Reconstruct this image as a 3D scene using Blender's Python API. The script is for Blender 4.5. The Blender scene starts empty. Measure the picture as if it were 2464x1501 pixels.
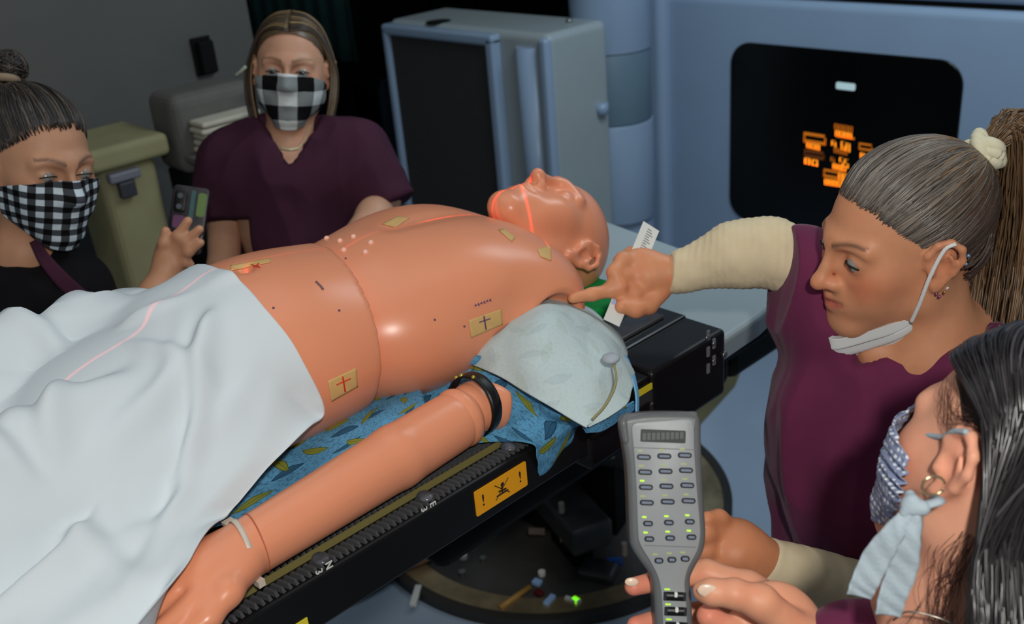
import bpy, math, random
import numpy as np
from mathutils import Matrix, Vector
from mathutils.bvhtree import BVHTree

# ------------------------------------------------------------------ camera
SC = bpy.context.scene
FPX, CAMZ = 2450.0, 1.83
RW = np.array([[0.694, -0.253, 0.674], [0.715, 0.347, -0.607], [-0.081, 0.903, 0.422]])  # camera axes -> world
q_, _r = np.linalg.qr(RW.T); RW = (q_ * np.sign(np.diag(_r))).T
CC = np.array([0.0, 0.0, CAMZ])
cam_d = bpy.data.cameras.new('camera'); cam = bpy.data.objects.new('camera', cam_d)
SC.collection.objects.link(cam); SC.camera = cam
cam_d.sensor_width = 36.0; cam_d.lens = FPX / 2464 * 36; cam_d.clip_start = 0.05; cam_d.clip_end = 60
cam.matrix_world = Matrix([[*RW[0], 0], [*RW[1], 0], [*RW[2], CAMZ], [0, 0, 0, 1]])
cam_d.dof.use_dof = True; cam_d.dof.focus_distance = 1.2; cam_d.dof.aperture_fstop = 6.0

SC.view_settings.view_transform = 'Standard'; SC.view_settings.look = 'None'
SC.view_settings.exposure = 0.0; SC.view_settings.gamma = 1.0; SC.view_settings.use_curve_mapping = False

# ------------------------------------------------------------------ world and lights
wd = bpy.data.worlds.new('world'); SC.world = wd; wd.use_nodes = True
wd.node_tree.nodes['Background'].inputs[0].default_value = (0.55, 0.62, 0.66, 1)
wd.node_tree.nodes['Background'].inputs[1].default_value = 0.17

def camdir(v):
    v = RW @ np.array(v, float); return v / np.linalg.norm(v)
def area(name, loc, target, size, power, color=(1, 1, 1), sy=None):
    l = bpy.data.lights.new(name, 'AREA'); l.energy = power; l.color = color; l.size = size
    if sy: l.shape = 'RECTANGLE'; l.size_y = sy
    o = bpy.data.objects.new(name, l); SC.collection.objects.link(o)
    o.location = loc; d = Vector(target) - Vector(loc); o.rotation_euler = d.to_track_quat('-Z', 'Y').to_euler()
    return o
fl = CC + RW @ np.array([0.10, 0.20, 0.32])
area('camera_flash', fl, (-1.1, 1.0, 1.0), 0.07, 14.5, (1.0, 0.97, 0.92))
area('added_fill_treatment', (-1.2, 0.6, 2.68), (-1.2, 0.6, 0), 1.3, 4.5, (0.9, 0.96, 1.0))  # added overhead fill above the couch, softens the flash falloff
area('added_fill_gantry', (-1.0, 2.2, 2.68), (-2.2, 3.4, 0.5), 1.0, 26, (0.8, 0.93, 1.0))  # added fill aimed at the machine, lifts what the flash leaves dim

# ------------------------------------------------------------------ pixel rays into world
def P(x, y, d): return CC + RW @ (np.array([x - 1232.0, 750.5 - y, -FPX]) * (d / FPX))
def _ray(x, y): return RW @ np.array([x - 1232.0, 750.5 - y, -FPX])
def PX(x, y, x0): r = _ray(x, y); return CC + r * ((x0 - CC[0]) / r[0])
def PY(x, y, y0): r = _ray(x, y); return CC + r * ((y0 - CC[1]) / r[1])
def PZ(x, y, z0): r = _ray(x, y); return CC + r * ((z0 - CC[2]) / r[2])
def PROJ(p):
    c = RW.T @ (np.array(p) - CC); return 1232 + FPX * c[0] / -c[2], 750.5 - FPX * c[1] / -c[2], -c[2]
def nrm(v): v = np.array(v, float); return v / np.linalg.norm(v)
def srgb(r, g, b):
    f = lambda c: ((c / 255 + 0.055) / 1.055) ** 2.4 if c > 10.3 else c / 255 / 12.92
    return (f(r), f(g), f(b))

# ------------------------------------------------------------------ objects
def thing(name, label, cat, loc=(0, 0, 0), group=None):
    o = bpy.data.objects.new(name, None); SC.collection.objects.link(o); o.empty_display_size = 0.05
    o.location = loc; o['label'] = label; o['category'] = cat
    if group: o['group'] = group
    return o
def rootloc(p):
    l = np.zeros(3)
    while p is not None: l = l + np.array(p.location); p = p.parent
    return l
def add(name, vf, mat, parent=None, col=None, uv=None, smooth=True, label=None, cat=None, group=None, kind=None):
    """link one mesh; vf = (verts in world coordinates, faces)"""
    V, F = vf; V = np.asarray(V, float)
    if parent is not None: V = V - rootloc(parent); org = np.zeros(3)
    else:
        org = (V.min(0) + V.max(0)) / 2; org[2] = V[:, 2].min(); V = V - org
    me = bpy.data.meshes.new(name); 
    me.from_pydata(V.tolist(), [], F if isinstance(F, list) else F.tolist())
    me.materials.append(mat)
    if smooth: me.polygons.foreach_set('use_smooth', [True] * len(me.polygons))
    if col is not None:
        a = me.color_attributes.new('Col', 'FLOAT_COLOR', 'POINT')
        c = np.ones((len(V), 4), np.float32); c[:, :3] = col; a.data.foreach_set('color', c.ravel())
    if uv is not None:
        li = np.empty(len(me.loops), np.int32); me.loops.foreach_get('vertex_index', li)
        u = me.uv_layers.new(name='UVMap'); u.data.foreach_set('uv', np.asarray(uv, np.float32)[li].ravel())
    me.update()
    o = bpy.data.objects.new(name, me); SC.collection.objects.link(o); o.location = org
    if parent is not None: o.parent = parent
    if label: o['label'] = label
    if cat: o['category'] = cat
    if group: o['group'] = group
    if kind: o['kind'] = kind
    if smooth == 'auto':
        me.shade_smooth() if False else None
    return o
def flatshade(o): o.data.polygons.foreach_set('use_smooth', [False] * len(o.data.polygons)); return o
def bevel(o, w, seg=2):
    m = o.modifiers.new('bevel', 'BEVEL'); m.width = w; m.segments = seg; m.limit_method = 'ANGLE'; m.angle_limit = 0.6
    m.harden_normals = False; return o
def merge(lst):
    Vs, Fs, n = [], [], 0
    for V, F in lst:
        V = np.asarray(V, float); Vs.append(V)
        Fs += [[int(i) + n for i in f] for f in F]; n += len(V)
    return np.concatenate(Vs), Fs

# ------------------------------------------------------------------ materials
MATS = {}
def mat(name, color, rough=0.6, spec=0.5, var=0.0, vscale=30, bump=0.0, bscale=200, vcol=False, emit=0, metal=0, sheen=0, coat=0, sss=0, stretch=None, coords='Object'):
    if name in MATS: return MATS[name]
    m = bpy.data.materials.new(name); MATS[name] = m; m.use_nodes = True
    nt = m.node_tree; b = nt.nodes['Principled BSDF']; N = nt.nodes.new; L = nt.links.new
    b.inputs['Roughness'].default_value = rough; b.inputs['Specular IOR Level'].default_value = spec
    b.inputs['Metallic'].default_value = metal
    if sheen: b.inputs['Sheen Weight'].default_value = sheen; b.inputs['Sheen Roughness'].default_value = 0.4
    if coat: b.inputs['Coat Weight'].default_value = coat; b.inputs['Coat Roughness'].default_value = 0.12
    if sss:
        b.inputs['Subsurface Weight'].default_value = sss; b.inputs['Subsurface Radius'].default_value = (0.009, 0.004, 0.002); b.inputs['Subsurface Scale'].default_value = 1.0
    tc = N('ShaderNodeTexCoord'); src = tc.outputs[coords]
    if stretch:
        mp = N('ShaderNodeMapping'); mp.inputs['Scale'].default_value = stretch; L(src, mp.inputs[0]); src = mp.outputs[0]
    base = None
    if vcol:
        at = N('ShaderNodeAttribute'); at.attribute_name = 'Col'; base = at.outputs['Color']
    else:
        rgb = N('ShaderNodeRGB'); rgb.outputs[0].default_value = (*color, 1); base = rgb.outputs[0]
    if var:
        n = N('ShaderNodeTexNoise'); n.inputs['Scale'].default_value = vscale; n.inputs['Detail'].default_value = 5; L(src, n.inputs['Vector'])
        mr = N('ShaderNodeMapRange'); mr.inputs[1].default_value = 0.3; mr.inputs[2].default_value = 0.7
        mr.inputs[3].default_value = 1 - var; mr.inputs[4].default_value = 1 + var; L(n.outputs[0], mr.inputs[0])
        mx = N('ShaderNodeVectorMath'); mx.operation = 'SCALE'; L(base, mx.inputs[0]); L(mr.outputs[0], mx.inputs['Scale']); base = mx.outputs[0]
    L(base, b.inputs['Base Color'])
    if emit: L(base, b.inputs['Emission Color']); b.inputs['Emission Strength'].default_value = emit
    if bump:
        n2 = N('ShaderNodeTexNoise'); n2.inputs['Scale'].default_value = bscale; n2.inputs['Detail'].default_value = 3; L(src, n2.inputs['Vector'])
        bp = N('ShaderNodeBump'); bp.inputs['Strength'].default_value = bump; bp.inputs['Distance'].default_value = 0.002
        L(n2.outputs[0], bp.inputs['Height']); L(bp.outputs[0], b.inputs['Normal'])
    return m

# ------------------------------------------------------------------ simple shapes
def box(c, h, ax=None, taper=1.0):
    """box centre c, half sizes h, axes rows ax"""
    ax = np.eye(3) if ax is None else np.array(ax)
    V = []
    for sz in (-1, 1):
        for sx, sy in ((-1, -1), (1, -1), (1, 1), (-1, 1)):
            t = taper if sz > 0 else 1
            V.append(np.array(c) + ax[0] * sx * h[0] * t + ax[1] * sy * h[1] * t + ax[2] * sz * h[2])
    return np.array(V), [[3, 2, 1, 0], [4, 5, 6, 7], [0, 1, 5, 4], [1, 2, 6, 5], [2, 3, 7, 6], [3, 0, 4, 7]]
def bbx(x0, x1, y0, y1, z0, z1): return box(((x0 + x1) / 2, (y0 + y1) / 2, (z0 + z1) / 2), (abs(x1 - x0) / 2, abs(y1 - y0) / 2, abs(z1 - z0) / 2))
def rpoly(w, h, r, n=6):
    """rounded rectangle outline, half sizes"""
    pts = []
    for cx, cy, a0 in ((w - r, h - r, 0), (-w + r, h - r, 90), (-w + r, -h + r, 180), (w - r, -h + r, 270)):
        for i in range(n + 1):
            a = math.radians(a0 + 90 * i / n); pts.append((cx + r * math.cos(a), cy + r * math.sin(a)))
    return pts
def prism(poly, O, ax, z0, z1, inset=0.0, steps=0):
    """extrude a 2-D outline along ax[2]; optional rounded top shrink"""
    O = np.array(O, float); ax = np.array(ax, float); n = len(poly); pl = np.array(poly, float)
    rings = [(z0, 0.0)]
    if inset:
        for i in range(steps + 1):
            a = math.pi / 2 * i / max(1, steps); rings.append((z1 - inset + inset * math.sin(a), inset * (1 - math.cos(a))))
    else: rings.append((z1, 0.0))
    nx = np.roll(pl, -1, 0) - np.roll(pl, 1, 0); nn = np.stack([nx[:, 1], -nx[:, 0]], 1); nn /= np.linalg.norm(nn, axis=1)[:, None] + 1e-9
    V = []
    for z, ins in rings:
        q = pl - nn * ins
        V.append(O + q[:, :1] * ax[0] + q[:, 1:] * ax[1] + z * ax[2])
    V = np.concatenate(V); F = []
    for k in range(len(rings) - 1):
        for i in range(n): j = (i + 1) % n; F.append([k * n + i, k * n + j, (k + 1) * n + j, (k + 1) * n + i])
    F.append(list(range(n))[::-1]); F.append([(len(rings) - 1) * n + i for i in range(n)])
    return V, F
def cyl(a, b, ra, rb=None, n=16, caps=True):
    rb = ra if rb is None else rb
    a = np.array(a, float); b = np.array(b, float); w = nrm(b - a); u = nrm(np.cross(w, (0.3, 0.5, 0.81))); v = np.cross(w, u)
    V = []
    for c, r in ((a, ra), (b, rb)):
        for i in range(n): t = 2 * math.pi * i / n; V.append(c + r * (u * math.cos(t) + v * math.sin(t)))
    F = [[i, (i + 1) % n, n + (i + 1) % n, n + i] for i in range(n)]
    if caps: F += [list(range(n))[::-1], list(range(n, 2 * n))]
    return np.array(V), F
def ball(c, r, n=12, m=8, ax=None):
    r = np.array([r, r, r]) if np.isscalar(r) else np.array(r); ax = np.eye(3) if ax is None else np.array(ax)
    V = [[0, 0, 1]]
    for j in range(1, m):
        t = math.pi * j / m
        for i in range(n): p = 2 * math.pi * i / n; V.append([math.sin(t) * math.cos(p), math.sin(t) * math.sin(p), math.cos(t)])
    V.append([0, 0, -1]); V = (np.array(V) * r) @ ax + np.array(c)
    F = [[0, 1 + i, 1 + (i + 1) % n] for i in range(n)]
    for j in range(m - 2):
        for i in range(n): a = 1 + j * n; F.append([a + i, a + n + i, a + n + (i + 1) % n, a + (i + 1) % n])
    a = 1 + (m - 2) * n
    F += [[a + i, len(V) - 1, a + (i + 1) % n] for i in range(n)]
    return V, F
def catmull(pts, n):
    """resample a polyline (k,dims) smoothly to n samples"""
    p = np.asarray(pts, float); k = len(p)
    if k == 2: t = np.linspace(0, 1, n).reshape((-1,) + (1,) * (p.ndim - 1)); return p[0] * (1 - t) + p[1] * t
    q = np.concatenate([2 * p[:1] - p[1:2], p, 2 * p[-1:] - p[-2:-1]])
    t = np.linspace(0, k - 1, n); i = np.minimum(t.astype(int), k - 2); f = (t - i)
    f = f.reshape((-1,) + (1,) * (p.ndim - 1))
    a, b, c, d = q[i], q[i + 1], q[i + 2], q[i + 3]
    return 0.5 * (2 * b + (c - a) * f + (2 * a - 5 * b + 4 * c - d) * f ** 2 + (3 * b - a - 3 * c + d) * f ** 3)
def tubes(paths, radii, sides=5, flat=None):
    """paths (m,n,3), radii (m,n) -> one mesh of swept tubes"""
    Pp = np.asarray(paths, float); R_ = np.asarray(radii, float); m, n, _ = Pp.shape
    T = np.gradient(Pp, axis=1); T /= np.linalg.norm(T, axis=2)[..., None] + 1e-12
    ref = np.tile(np.array([0.31, 0.27, 0.91]), (m, 1)); U = np.empty_like(T)
    u = np.cross(T[:, 0], ref); u /= np.linalg.norm(u, axis=1)[:, None]
    for i in range(n):
        u = u - T[:, i] * (u * T[:, i]).sum(1)[:, None]; u /= np.linalg.norm(u, axis=1)[:, None] + 1e-12; U[:, i] = u
    W = np.cross(T, U); a = np.arange(sides) * 2 * np.pi / sides
    fx = 1.0 if flat is None else flat
    V = Pp[:, :, None] + R_[:, :, None, None] * (U[:, :, None] * np.cos(a)[None, None, :, None] + W[:, :, None] * (fx * np.sin(a))[None, None, :, None])
    V = V.reshape(-1, 3)
    mi, ni, si = np.meshgrid(np.arange(m), np.arange(n - 1), np.arange(sides), indexing='ij')
    b0 = (mi * n + ni) * sides; s2 = (si + 1) % sides
    F = np.stack([b0 + si, b0 + s2, b0 + sides + s2, b0 + sides + si], -1).reshape(-1, 4).tolist()
    for k in range(m):
        F.append([k * n * sides + j for j in range(sides)][::-1]); F.append([(k * n + n - 1) * sides + j for j in range(sides)])
    return V, F
def tube(pts, r, n=24, sides=8, flat=None):
    p = catmull(pts, n); rr = catmull(np.array(r, float).reshape(-1, 1), n)[:, 0] if not np.isscalar(r) else np.full(n, r)
    return tubes(p[None], rr[None], sides, flat)
def gridshell(G, th=0.002):
    """(nu,nv,3) point grid -> closed thin shell; uv is returned"""
    nu, nv, _ = G.shape
    du = np.gradient(G, axis=0); dv = np.gradient(G, axis=1); N_ = np.cross(du, dv); N_ /= np.linalg.norm(N_, axis=2)[..., None] + 1e-12
    A = (G + N_ * th / 2).reshape(-1, 3); B = (G - N_ * th / 2).reshape(-1, 3); V = np.concatenate([A, B]); o = nu * nv
    i, j = np.meshgrid(np.arange(nu - 1), np.arange(nv - 1), indexing='ij'); a = (i * nv + j).ravel()
    F = np.stack([a, a + nv, a + nv + 1, a + 1], 1); F2 = np.stack([a + 1, a + nv + 1, a + nv, a], 1) + o
    rim = [k * nv for k in range(nu)] + [(nu - 1) * nv + k for k in range(1, nv)] + [k * nv + nv - 1 for k in range(nu - 2, -1, -1)] + [k for k in range(nv - 2, 0, -1)]
    rim = np.array(rim); r2 = np.roll(rim, -1); F3 = np.stack([rim, r2, r2 + o, rim + o], 1)[:, ::-1]
    return V, np.concatenate([F, F2, F3]).tolist()
def patch(ctrl, nu, nv):
    C = np.asarray(ctrl, float); A = catmull(C, nu); B = catmull(np.swapaxes(A, 0, 1), nv); return np.swapaxes(B, 0, 1)

# ------------------------------------------------------------------ value noise
_rs = np.random.RandomState(7); _LAT = _rs.rand(64, 64, 64).astype(np.float32) * 2 - 1
def noise(p, s):
    q = np.asarray(p, float) * s; i = np.floor(q).astype(int); f = q - i; f = f * f * (3 - 2 * f)
    i0 = i & 63; i1 = (i + 1) & 63; x, y, z = f[..., 0], f[..., 1], f[..., 2]
    g = lambda a, b, c: _LAT[a[..., 0], b[..., 1], c[..., 2]]
    L_ = lambda a, b, t: a + (b - a) * t
    return L_(L_(L_(g(i0, i0, i0), g(i1, i0, i0), x), L_(g(i0, i1, i0), g(i1, i1, i0), x), y), L_(L_(g(i0, i0, i1), g(i1, i0, i1), x), L_(g(i0, i1, i1), g(i1, i1, i1), x), y), z)
def fbm(p, s, o=3):
    return sum(noise(np.asarray(p) + 7.3 * k, s * 2 ** k) / 2 ** k for k in range(o))

# ------------------------------------------------------------------ implicit surfaces
def E_(c, r, R=None, k=0.02, op='u'): return ('e', np.array(c, float), np.array(r, float), R, k, op)
def C_(a, b, ra, rb, k=0.015, op='u'): return ('c', np.array(a, float), np.array(b, float), ra, rb, k, op)
def B_(c, h, rd=0.004, R=None, k=0.01, op='u'): return ('b', np.array(c, float), np.array(h, float), rd, R, k, op)
def H_(p, n): return ('h', np.array(p, float), nrm(n))
def chain(pts, rad, k=0.012):
    return [C_(pts[i], pts[i + 1], rad[i], rad[i + 1], k) for i in range(len(pts) - 1)]
def xf(prims, M, o, s=1.0):
    """prims from a local frame (rows of M = local axes in world) to world"""
    out = []
    for p in prims:
        if p[0] == 'e': R = np.eye(3) if p[3] is None else p[3]; out.append(('e', o + (p[1] * s) @ M, p[2] * s, R @ M, p[4] * s, p[5]))
        elif p[0] == 'c': out.append(('c', o + (p[1] * s) @ M, o + (p[2] * s) @ M, p[3] * s, p[4] * s, p[5] * s, p[6]))
        elif p[0] == 'b': R = np.eye(3) if p[4] is None else p[4]; out.append(('b', o + (p[1] * s) @ M, p[2] * s, p[3] * s, R @ M, p[5] * s, p[6]))
        else: out.append(('h', o + (p[1] * s) @ M, p[2] @ M))
    return out
def grow(prims, t):
    out = []
    for p in prims:
        if p[0] == 'e': out.append(('e', p[1], p[2] + t, *p[3:]))
        elif p[0] == 'c': out.append(('c', p[1], p[2], p[3] + t, p[4] + t, *p[5:]))
        elif p[0] == 'b': out.append(('b', p[1], p[2] + t, *p[3:]))
        else: out.append(p)
    return out
def _bb(p):
    if p[0] == 'e': r = np.abs(p[2]) if p[3] is None else np.sqrt(((p[2][:, None] * p[3]) ** 2).sum(0)); return p[1] - r, p[1] + r
    if p[0] == 'c': r = max(p[3], p[4]); return np.minimum(p[1], p[2]) - r, np.maximum(p[1], p[2]) + r
    r = p[2] if p[4] is None else (np.abs(p[4]) * p[2][:, None]).sum(0); return p[1] - r - p[3], p[1] + r + p[3]
def _ev(p, X):
    if p[0] == 'e':
        q = X - p[1].astype(np.float32); q = q if p[3] is None else q @ p[3].T.astype(np.float32)
        a = q / p[2].astype(np.float32); b = a / p[2].astype(np.float32)
        k0 = np.sqrt((a * a).sum(-1)); k1 = np.sqrt((b * b).sum(-1)) + 1e-6; return k0 * (k0 - 1) / k1
    if p[0] == 'c':
        a = p[1].astype(np.float32); ba = (p[2] - p[1]).astype(np.float32); pa = X - a
        h = np.clip((pa @ ba) / max(1e-9, float(ba @ ba)), 0, 1)
        d = pa - h[..., None] * ba; return np.sqrt((d * d).sum(-1)) - (p[3] + (p[4] - p[3]) * h)
    q = X - p[1].astype(np.float32); q = q if p[4] is None else q @ p[4].T.astype(np.float32)
    q = np.abs(q) - p[2].astype(np.float32); return np.sqrt((np.maximum(q, 0) ** 2).sum(-1)) + np.minimum(q.max(-1), 0) - p[3]
_CO = [(0, 0, 0), (1, 0, 0), (0, 1, 0), (1, 1, 0), (0, 0, 1), (1, 0, 1), (0, 1, 1), (1, 1, 1)]
_ED = [(0, 1), (2, 3), (4, 5), (6, 7), (0, 2), (1, 3), (4, 6), (5, 7), (0, 4), (1, 5), (2, 6), (3, 7)]
def sdf(prims, res=0.004, relax=1, keep=False):
    bs = [_bb(p) for p in prims if p[0] != 'h' and p[-1] == 'u']
    lo = np.min([b[0] for b in bs], 0) - 3 * res; hi = np.max([b[1] for b in bs], 0) + 3 * res
    n = np.ceil((hi - lo) / res).astype(int) + 1
    F = np.full(n, 0.06, np.float32); g = [(lo[i] + res * np.arange(n[i])).astype(np.float32) for i in range(3)]
    for p in prims:
        if p[0] == 'h':
            d = ((g[0] - p[1][0]) * p[2][0])[:, None, None] + ((g[1] - p[1][1]) * p[2][1])[None, :, None] + ((g[2] - p[1][2]) * p[2][2])[None, None, :]
            F = np.maximum(F, d.astype(np.float32)); continue
        k, op = p[-2], p[-1]; b0, b1 = _bb(p); m = max(0.02, k + 2 * res)
        i0 = np.clip(np.floor((b0 - m - lo) / res).astype(int), 0, n); i1 = np.clip(np.ceil((b1 + m - lo) / res).astype(int) + 1, 0, n)
        if (i1 <= i0).any(): continue
        sl = tuple(slice(a, b) for a, b in zip(i0, i1))
        X = np.stack(np.meshgrid(g[0][sl[0]], g[1][sl[1]], g[2][sl[2]], indexing='ij'), -1); d = _ev(p, X).astype(np.float32); f = F[sl]
        if op == 'u': h = np.clip(k - np.abs(f - d), 0, None) / k; F[sl] = np.minimum(f, d) - h * h * k / 4
        elif op == 's': h = np.clip(k - np.abs(f + d), 0, None) / k; F[sl] = np.maximum(f, -d) + h * h * k / 4
        elif op == 'g': F[sl] = f + 0.0  # unused
    S = F < 0
    cnt = sum(S[a:n[0] - 1 + a, b:n[1] - 1 + b, c:n[2] - 1 + c].astype(np.int8) for a, b, c in _CO)
    act = (cnt > 0) & (cnt < 8); idx = np.argwhere(act); m_ = len(idx)
    vals = np.stack([F[idx[:, 0] + a, idx[:, 1] + b, idx[:, 2] + c] for a, b, c in _CO], 1)
    pos = np.zeros((m_, 3)); ct = np.zeros(m_); CO = np.array(_CO, float)
    for a, b in _ED:
        va, vb = vals[:, a], vals[:, b]; s = (va < 0) != (vb < 0); t = np.where(s, va / np.where(s, va - vb, 1), 0)
        pos += np.where(s[:, None], CO[a] + t[:, None] * (CO[b] - CO[a]), 0); ct += s
    V = lo + res * (idx + pos / ct[:, None])
    ID = np.full(act.shape, -1, np.int64); ID[tuple(idx.T)] = np.arange(m_); Fs = []
    for ax in range(3):
        o = [(ax + 1) % 3, (ax + 2) % 3]
        A = np.moveaxis(S, [ax, *o], [0, 1, 2]); I = np.moveaxis(ID, [ax, *o], [0, 1, 2])
        d = A[:-1, 1:-1, 1:-1] != A[1:, 1:-1, 1:-1]; e = np.argwhere(d)
        i, j, k = e[:, 0], e[:, 1] + 1, e[:, 2] + 1
        Q = np.stack([I[i, j - 1, k - 1], I[i, j, k - 1], I[i, j, k], I[i, j - 1, k]], 1)
        fl_ = ~A[i, j, k]; Q[fl_] = Q[fl_][:, ::-1]; Fs.append(Q)
    Fa = np.concatenate(Fs); Fa = Fa[(Fa >= 0).all(1)]
    for _ in range(relax): V = smooth(V, Fa, 0.5)
    return V, Fa
def smooth(V, Fa, w=0.5):
    n = len(V); acc = np.zeros((n, 3)); c = np.zeros(n)
    for a in range(4):
        i, j = Fa[:, a], Fa[:, (a + 1) % 4]
        for x, y in ((i, j), (j, i)):
            for d in range(3): acc[:, d] += np.bincount(x, V[y, d], n)
            c += np.bincount(x, minlength=n)
    return V * (1 - w) + w * acc / np.maximum(c, 1)[:, None]
def vnormals(V, Fa):
    Fa = np.asarray(Fa); a, b, c, d = V[Fa[:, 0]], V[Fa[:, 1]], V[Fa[:, 2]], V[Fa[:, 3]]; fn = np.cross(c - a, d - b); N_ = np.zeros_like(V)
    for k in range(4):
        for q in range(3): N_[:, q] += np.bincount(Fa[:, k], fn[:, q], len(V))
    return N_ / (np.linalg.norm(N_, axis=1)[:, None] + 1e-12)
def bvh(vf): return BVHTree.FromPolygons(np.asarray(vf[0]).tolist(), vf[1] if isinstance(vf[1], list) else vf[1].tolist())
def hit(tree, x, y, off=0.0):
    r = nrm(_ray(x, y)); h = tree.ray_cast(Vector(CC), Vector(r))
    if h[0] is None: return None
    nn = np.array(h[1]); nn = -nn if nn @ r > 0 else nn
    return np.array(h[0]) + nn * off
def decal(tree, quad, nu, nv, off=0.0008, th=0.0006):
    """small sheet lying on a surface; quad = four photo pixels (clockwise)"""
    q = np.array(quad, float); G = np.zeros((nu, nv, 3)); last = None
    for i in range(nu):
        for j in range(nv):
            u, v = i / (nu - 1), j / (nv - 1); p = (q[0] * (1 - u) + q[1] * u) * (1 - v) + (q[3] * (1 - u) + q[2] * u) * v
            h = hit(tree, p[0], p[1], off)
            if h is None: h = last if last is not None else P(p[0], p[1], 1.6)
            G[i, j] = h; last = h
    return gridshell(G, th)
# ------------------------------------------------------------------ setting
m_floor = mat('floor_vinyl', srgb(158, 176, 196), 0.42, 0.4, var=0.06, vscale=3, bump=0.05, bscale=60)
m_wall = mat('wall_paint', srgb(112, 110, 106), 0.85, 0.2, var=0.05, vscale=4, bump=0.1, bscale=300)
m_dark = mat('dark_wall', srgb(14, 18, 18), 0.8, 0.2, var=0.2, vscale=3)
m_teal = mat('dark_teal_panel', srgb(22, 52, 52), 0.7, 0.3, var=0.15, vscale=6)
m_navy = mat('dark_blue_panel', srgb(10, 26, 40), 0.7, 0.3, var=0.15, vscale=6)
m_blk = mat('black_plastic', srgb(16, 16, 17), 0.38, 0.4, var=0.1, vscale=40, bump=0.05)
m_blkm = mat('black_matte', srgb(9, 9, 10), 0.75, 0.2)
m_blue = mat('blue_grey_cover', srgb(138, 160, 186), 0.32, 0.45, var=0.03, vscale=4, bump=0.02)
m_blue2 = mat('grey_green_cover', srgb(150, 162, 166), 0.35, 0.45, var=0.03, vscale=4)
m_olive = mat('olive_beige_plastic', srgb(152, 146, 110), 0.7, 0.3, var=0.08, vscale=9)
m_brown = mat('olive_brown', srgb(96, 92, 66), 0.6, 0.3, var=0.12, vscale=8)
m_white = mat('white_plastic', srgb(225, 226, 220), 0.4, 0.5)
m_steel = mat('worn_steel', srgb(150, 150, 150), 0.3, 0.5, metal=0.9)
m_brass = mat('brown_metal_rim', srgb(176, 156, 120), 0.32, 0.5, metal=0.75, var=0.3, vscale=14)

add('floor', bbx(-6.2, 3.0, -2.0, 5.4, -0.06, 0), m_floor, kind='structure')
XW = -3.2
add('wall_left', bbx(XW - 0.12, XW, -2.0, PX(603, 60, XW)[1], 0, 2.8), m_wall, kind='structure')
add('baseboard_left', bbx(XW, XW + 0.012, -2.0, PX(603, 60, XW)[1] - 0.01, 0, 0.1), m_brown, kind='structure')
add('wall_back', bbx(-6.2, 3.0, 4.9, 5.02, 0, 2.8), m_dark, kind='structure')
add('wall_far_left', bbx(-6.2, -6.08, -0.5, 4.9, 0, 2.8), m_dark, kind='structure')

def boxpart(name, b, m, parent, bv=0.0, seg=2, **k):
    o = flatshade(add(name, b, m, parent, **k))
    if bv: bevel(o, bv, seg)
    return o

# dark things in the recess behind the blonde person
c = PY(690, 60, 3.3)
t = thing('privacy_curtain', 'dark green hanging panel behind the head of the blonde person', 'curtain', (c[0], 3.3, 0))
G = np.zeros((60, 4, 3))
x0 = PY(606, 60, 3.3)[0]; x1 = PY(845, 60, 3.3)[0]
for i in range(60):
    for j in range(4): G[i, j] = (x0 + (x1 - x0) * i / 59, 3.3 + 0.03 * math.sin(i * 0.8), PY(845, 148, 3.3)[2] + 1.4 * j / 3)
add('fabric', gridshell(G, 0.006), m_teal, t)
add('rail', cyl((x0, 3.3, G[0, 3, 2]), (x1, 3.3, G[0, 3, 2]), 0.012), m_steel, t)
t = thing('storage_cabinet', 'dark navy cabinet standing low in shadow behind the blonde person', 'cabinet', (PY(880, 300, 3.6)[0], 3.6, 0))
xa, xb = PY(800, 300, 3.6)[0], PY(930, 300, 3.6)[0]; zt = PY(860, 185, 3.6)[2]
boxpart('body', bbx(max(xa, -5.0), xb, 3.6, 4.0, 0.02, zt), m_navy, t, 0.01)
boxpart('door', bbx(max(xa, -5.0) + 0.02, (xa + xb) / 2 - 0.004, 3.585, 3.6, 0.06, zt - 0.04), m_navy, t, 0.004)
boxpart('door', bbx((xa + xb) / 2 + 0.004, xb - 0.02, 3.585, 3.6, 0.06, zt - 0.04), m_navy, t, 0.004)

# socket on the left wall
c = PX(487, 134, XW)
t = thing('wall_socket', 'small black box on the grey wall left of the blonde person', 'socket', c)
boxpart('plate', bbx(XW, XW + 0.012, c[1] - 0.035, c[1] + 0.035, c[2] - 0.062, c[2] + 0.062), m_blkm, t, 0.004)
boxpart('cover', bbx(XW + 0.012, XW + 0.04, c[1] - 0.024, c[1] + 0.03, c[2] - 0.055, c[2] + 0.05), m_blkm, t, 0.006)

# olive hamper
XH = -2.75
a = PX(222, 385, XH); b = PX(392, 372, XH); zt = (a[2] + b[2]) / 2; y0, y1 = a[1] + 0.0, b[1]
t = thing('linen_hamper', 'olive beige hamper with overhanging lid against the left wall', 'hamper', ((XH - 0.12), (y0 + y1) / 2, 0))
V, F = box((XH - 0.13, (y0 + y1) / 2, zt / 2), (0.12, (y1 - y0) / 2 - 0.015, zt / 2 - 0.012)); V = V.copy(); V[:4, :2] = (V[:4, :2] - V[:4, :2].mean(0)) * 0.82 + V[:4, :2].mean(0)
boxpart('body', (V, F), m_olive, t, 0.03, 4)
boxpart('lid', bbx(XH - 0.26, XH + 0.02, y0 - 0.02, y1 + 0.02, zt - 0.02, zt + 0.045), m_olive, t, 0.018, 4)
c = PX(297, 428, XH)
boxpart('latch', bbx(XH - 0.012, XH + 0.022, c[1] - 0.045, c[1] + 0.045, c[2] - 0.005, c[2] + 0.022), mat('grey_latch', srgb(120, 120, 130), 0.5), t, 0.006)
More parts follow.
